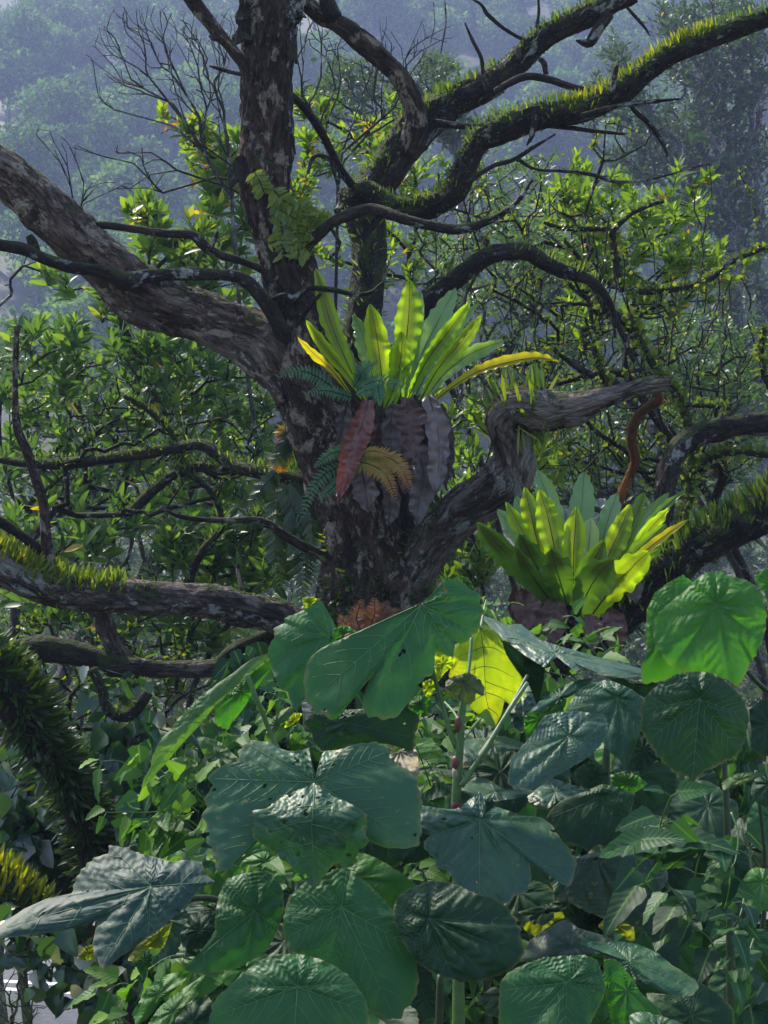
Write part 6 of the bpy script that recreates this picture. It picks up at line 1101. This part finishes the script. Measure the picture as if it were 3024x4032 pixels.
# ---- low blue-green leaf at the left
S4 = Thing('broad_leaved_shrub', 'low shrub with one wide blue-green sheened leaf spreading to the left edge', 'shrub', base_at(1100, 3.0))
bigleaf(S4, '5', [(470, 700), (540, 715), (620, 742), (700, 760), (745, 775), (800, 765), (870, 780), (890, 830), (932, 860), (870, 882), (830, 935), (790, 980), (740, 1020), (700, 1060), (640, 1100), (570, 1150), (510, 1190), (447, 1242), (420, 1200), (398, 1140), (408, 1080), (425, 1025), (380, 1040), (280, 1070), (180, 1082), (100, 1096), (-30, 1104), (-20, 1050), (60, 1008), (100, 980), (200, 933), (300, 930), (315, 880), (350, 810), (400, 760), (470, 735)], (655, 880), 2.9, (.05, .95), 'B', 'wide blue-green leaf with white sky sheen', tips=[(440, 1220), (10, 1060), (910, 860), (480, 710), (640, 1090), (310, 920)], quilt=.03, rip=.006, und=.02, holes=4, petiole=('5', [(655, 880, 26), (760, 930, 28), (950, 945, 30), (1100, 1100, 34)], (2.93, 3.2, 3.4)))
bigleaf(S4, '5', [(745, 1035), (725, 1100), (702, 1150), (640, 1150), (600, 1212), (550, 1195), (600, 1130), (680, 1070)], (670, 1110), 3.1, (0, .4), 'Y', sec=2, teeth=.04)
bigleaf(S4, '5', [(330, 1190), (370, 1140), (410, 1130), (420, 1180), (380, 1200)], (385, 1165), 3.1, (0, .4), 'Y', sec=1)
bigleaf(S4, '5', [(570, 1190), (640, 1150), (660, 1190), (640, 1240), (620, 1290), (590, 1230)], (620, 1200), 3.2, (0, .4), 'n', sec=1)
bigleaf(S4, '5', [(850, 232), (910, 240), (960, 262), (1000, 300), (1032, 332), (960, 365), (915, 362), (880, 310)], (940, 310), 4.2, (0, .5), 'u', 'pale wavy leaf', und=.03, sec=3)
bigleaf(S4, '5', [(740, 330), (800, 320), (850, 340), (870, 420), (820, 460), (760, 400)], (810, 380), 4.2, (0, .5), 'u', und=.03, sec=2)
# ---- leaves filling the depth behind, the shade of the gaps in their dark colour
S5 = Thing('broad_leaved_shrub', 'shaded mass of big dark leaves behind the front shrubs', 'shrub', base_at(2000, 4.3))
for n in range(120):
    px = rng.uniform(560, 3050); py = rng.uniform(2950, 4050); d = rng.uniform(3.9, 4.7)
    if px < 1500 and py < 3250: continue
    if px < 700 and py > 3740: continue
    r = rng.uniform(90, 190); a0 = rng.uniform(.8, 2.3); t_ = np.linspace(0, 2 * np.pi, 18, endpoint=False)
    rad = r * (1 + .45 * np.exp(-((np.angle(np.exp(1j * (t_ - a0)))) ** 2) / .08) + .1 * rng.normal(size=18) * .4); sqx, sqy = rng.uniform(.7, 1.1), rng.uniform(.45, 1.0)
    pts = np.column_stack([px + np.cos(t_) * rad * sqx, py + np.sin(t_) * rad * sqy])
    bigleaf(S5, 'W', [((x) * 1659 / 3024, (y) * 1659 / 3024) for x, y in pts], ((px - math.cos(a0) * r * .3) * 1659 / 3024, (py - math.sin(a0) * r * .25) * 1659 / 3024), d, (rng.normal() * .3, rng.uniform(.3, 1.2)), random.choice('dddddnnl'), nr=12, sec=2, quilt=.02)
for k in range(9):
    px = rng.uniform(1300, 3000); mb = MB(); ptube(mb, [(px, 3000 + rng.uniform(-100, 300), 14), (px + rng.normal() * 40, 3500, 20), (px + rng.normal() * 60, 4200, 26), (px, 5000, 30)], 4.4, k=8, step=.05); S5.part(mb, 'stem', M_petiole_dark)

# ================================================================ WEEDS WITH POINTED LEAVES
def weedmat(name, stops, trans):
    m = leafm(name, stops, trans=trans, rough=.5, spec=.2, rib=.5, ribcol=(.15, .28, .06)); nt = m.node_tree
    sx = [n for n in nt.nodes if n.type == 'SEPXYZ'][0]
    s = mth(nt, 'SUBTRACT', sx.outputs[1], mth(nt, 'MULTIPLY', mth(nt, 'ABSOLUTE', sx.outputs[0]), .22)); w = mth(nt, 'SINE', mth(nt, 'MULTIPLY', s, 48.0))
    bp = N(nt, 'ShaderNodeBump'); bp.inputs['Strength'].default_value = .22; bp.inputs['Distance'].default_value = .001; nt.links.new(w, bp.inputs['Height'])
    for n in nt.nodes:
        if n.type == 'BSDF_PRINCIPLED': nt.links.new(bp.outputs[0], n.inputs['Normal'])
    return m
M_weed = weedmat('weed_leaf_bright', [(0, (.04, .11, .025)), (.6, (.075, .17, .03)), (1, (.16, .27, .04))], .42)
M_weed_shaded = weedmat('weed_leaf_shaded', [(0, (.014, .045, .020)), (.7, (.028, .085, .03)), (1, (.05, .13, .04))], .25)  # shade of an overhead canopy put into the leaf colour
TW = leaf_tpl(.55, 8, .18, .35, 'heart', nx=2, wave=.05)
def weed(label, stems, size, mat, pairs=6, d=3.9, spread=.25, smat=None, group='small weeds among the big leaves', droop=.6, jit=.1):
    q = T(stems[0][0], stems[0][1])[0]; b = P1(q[0], q[1], d); TH = Thing('weed_plant', label, 'weed', b, group); mb = MB(); ms = MB()
    for tile, pts in stems:
        ms = MB(); a = np.array(T(tile, pts)); dd = d + rng.uniform(-jit, jit); c = crom(P(a[:, 0], a[:, 1], np.full(len(a), dd) + np.linspace(.05, -.05, len(a))), 12); c, s = resample(c, .01)
        tube(ms, np.column_stack([c, np.linspace(.0028, .0012, len(c))]), k=5); t = nrm(np.gradient(c, axis=0)); n = len(c)
        for i in np.linspace(n * .25, n - 1, pairs).astype(int):
            for sg in (-1, 1):
                rp = np.array([t[i][2] * sg, rng.normal() * .7 - .35, -t[i][0] * sg]) * rng.uniform(.5, 1.2) + rng.normal(size=3) * .25 + np.array([0, 0, -droop]) * rng.uniform(.3, 1) + t[i] * .35
                st = nrm(rp + np.array([0, 0, .35])) * size * .22; tube(ms, [(*c[i], .001), (*(c[i] + st), .001)], k=4, cap=False)
                scatter(mb, TW, (c[i] + st)[None], rp[None], (np.array([0, -.55, .8]) + rng.normal(size=3) * .5)[None], np.array([size * rng.uniform(.5, 1.3) * (1.1 - .35 * i / n)]), np.array([rng.random()]))
        TH.part(ms, 'stem', smat or M_petiole)
    TH.part(mb, 'foliage', mat)
weed('bright weed sprig left of the long silvery leaf', [('C', [(120, 420), (80, 320), (60, 240), (10, 240)]), ('C', [(110, 420), (120, 330), (160, 260)]), ('C', [(60, 420), (20, 340), (-20, 300)])], .06, M_weed, 3, 4.3)
weed('bright toothed weed rising over the brown skirt of the lower fern', [('C', [(600, 640), (560, 560), (500, 460), (460, 350), (520, 330)]), ('C', [(700, 640), (660, 560), (600, 490), (540, 430)]), ('C', [(480, 620), (440, 520), (380, 440), (360, 400)]), ('C', [(800, 620), (740, 560), (680, 470), (700, 460)]), ('C', [(560, 720), (480, 680), (400, 660), (370, 640)])], .085, M_weed, 4, 4.3)
weed('bright weed with long pointed leaves left of the biggest leaf', [('5', [(880, 640), (760, 560), (640, 560), (540, 560), (460, 560)]), ('5', [(860, 560), (740, 470), (620, 400), (520, 340), (440, 340)]), ('5', [(900, 700), (800, 600), (700, 560), (640, 600)]), ('5', [(880, 500), (800, 420), (720, 400), (680, 420)]), ('5', [(860, 760), (780, 720), (700, 690), (650, 640)])], .10, M_weed, 4, 4.0, droop=.8)
weed('shaded weed with pale folded top leaves right of the dark leaf', [('6', [(1180, 760), (1190, 640), (1210, 560), (1240, 490)]), ('6', [(1330, 900), (1360, 760), (1400, 680), (1420, 660)]), ('6', [(1160, 900), (1100, 820), (1080, 700)]), ('6', [(1300, 1000), (1250, 900), (1200, 840)])], .125, M_weed_shaded, 3, 3.3)
weed('dark hanging weed at the lower right corner', [('6', [(1500, 560), (1530, 650), (1520, 760), (1500, 800)]), ('6', [(1560, 900), (1540, 1000), (1500, 1060)]), ('6', [(1450, 1200), (1400, 1100), (1340, 1060), (1320, 1040)]), ('6', [(1600, 1100), (1560, 1200), (1500, 1240)]), ('6', [(1640, 1300), (1590, 1380), (1540, 1420)])], .105, M_weed_shaded, 3, 3.4)
weed('fresh green weed between the stem and the biggest leaf', [('B', [(1100, 1650), (1060, 1540), (1010, 1400), (960, 1300)]), ('B', [(1160, 1660), (1120, 1560), (1060, 1450)]), ('B', [(1040, 1300), (1000, 1200), (1060, 1150)]), ('B', [(1250, 1400), (1200, 1300), (1240, 1240), (1300, 1180)]), ('B', [(1420, 1300), (1400, 1200), (1440, 1120)])], .075, M_weed, 4, 4.0)
weed('green weed filling the gap below the folded left leaf', [('5', [(1300, 300), (1260, 200), (1200, 160), (1150, 130)]), ('5', [(1350, 320), (1330, 240), (1290, 180)]), ('5', [(1100, 300), (1060, 240), (1000, 230)]), ('5', [(1250, 120), (1200, 60), (1150, 40)])], .08, M_weed, 4, 4.3)
weed('pale green weed leaves below the wide blue-green leaf', [('5', [(840, 1200), (760, 1180), (700, 1200), (640, 1240)]), ('5', [(600, 1340), (540, 1300), (480, 1320), (440, 1360)]), ('5', [(560, 1475), (500, 1440), (460, 1450)])], .085, M_weed, 4, 3.3)
weed('holed bright weed leaves under the biggest leaf', [('5', [(1180, 900), (1080, 820), (1000, 790), (940, 800)]), ('5', [(900, 820), (860, 760), (800, 740)]), ('5', [(1250, 900), (1220, 820), (1150, 780)])], .09, M_weed, 4, 3.6)
weed('scattered weed sprays in the shadow at the bottom right', [('6', [(620, 1250), (640, 1150), (620, 1050), (650, 980)]), ('6', [(1500, 900), (1440, 820), (1480, 760)]), ('6', [(200, 900), (160, 800), (120, 780)]), ('6', [(1180, 640), (1240, 600), (1300, 640)]), ('6', [(900, 420), (980, 400), (1060, 380), (1080, 360)])], .075, M_weed, 4, 4.0)
# grape-like lobed vine leaves on the left, pale glints painted into the colour of some
M_vine = leafm('vine_leaf_painted_glints', [(0, (.018, .05, .022)), (.86, (.045, .10, .035)), (.9, (.22, .22, .15)), (1, (.34, .32, .24))], trans=.3, rough=.3, spec=.7)
TV = leaf_tpl(.85, 6, .25, .4, 'heart', nx=2, wave=.12)
def vineblob(label, specs, size, n, base, per=1, mat=None):
    TH = Thing('vine', label, 'vine', np.array(base), 'leafy vines in the lower left'); tips = ell_tips(specs); mb = MB(); td, pos, par, rad = grow(mb, base, tips, r_tip=.003, wig=.2, rmax=.02); TH.part(mb, 'stems', M_bark_dark)
    i = rng.choice(np.arange(len(pos)), n); dn = nrm(rng.normal(size=(n, 3)) * .5 + np.array([0, -.15, -.9])); mb = MB()
    scatter(mb, TV, pos[i] + rng.normal(size=(n, 3)) * .03, dn, rng.normal(size=(n, 3)) * .5 + np.array([0, -1, .3]), size * rng.uniform(.55, 1.3, n)); TH.part(mb, 'foliage', mat or M_vine); return TH
vineblob('shaded vine of lobed leaves with painted pale glints at the left edge', [(80, 1680, 100, 80, 6.4, 7, 34), (40, 1780, 70, 90, 6.2, 7, 40), (120, 1830, 120, 80, 6.4, 7, 40), (60, 1920, 80, 60, 6.4, 7, 24), (250, 1560, 100, 120, 6.8, 7.6, 30), (200, 1700, 80, 80, 6.6, 7.2, 20)], .11, 1150, P1(150, 3700, 6.8))
vineblob('hanging vine leaves in front of the road at the lower left', [(60, 2020, 70, 50, 4.8, 5.2, 14), (130, 2080, 70, 40, 4.8, 5.2, 12), (200, 2130, 60, 50, 4.8, 5.2, 12), (260, 2100, 50, 40, 4.8, 5.2, 8)], .085, 130, P1(300, 3720, 5.1))
vineblob('dim leafy vine behind the big leaves on the left of the stem', [(430, 1640, 140, 90, 5.4, 6.2, 40), (380, 1800, 120, 100, 5.2, 6, 40), (560, 1500, 80, 90, 5.6, 6.4, 26), (460, 1960, 120, 70, 5, 5.6, 34), (560, 1850, 140, 90, 4.8, 5.6, 40), (400, 2080, 80, 60, 4.8, 5.4, 20)], .095, 1100, P1(900, 3600, 5.6), mat=M_weed_shaded)
vineblob('leafy undergrowth in the dark gap at the right edge', [(1560, 1700, 100, 160, 4.8, 5.6, 40), (1450, 1900, 140, 140, 4.8, 5.6, 50), (1600, 2060, 80, 120, 4.8, 5.6, 30), (1200, 1560, 160, 80, 4.8, 5.6, 40), (950, 1560, 80, 80, 5, 5.6, 20), (1300, 1900, 160, 120, 4.9, 5.6, 40), (900, 2150, 200, 60, 4.6, 5.2, 30)], .085, 1500, P1(2500, 4100, 5.2), mat=M_weed_shaded)

vineblob('dark leafy understorey on the bank behind the big leaves', [(1100, 1600, 450, 110, 5.6, 7, 90), (1000, 1850, 480, 150, 5.4, 6.6, 110), (1000, 2080, 520, 120, 5.0, 6.2, 90), (1450, 1800, 200, 250, 5.6, 6.6, 50), (620, 1680, 160, 120, 5.8, 6.8, 30)], .13, 2600, P1(1900, 4300, 6.0), mat=M_weed_shaded)
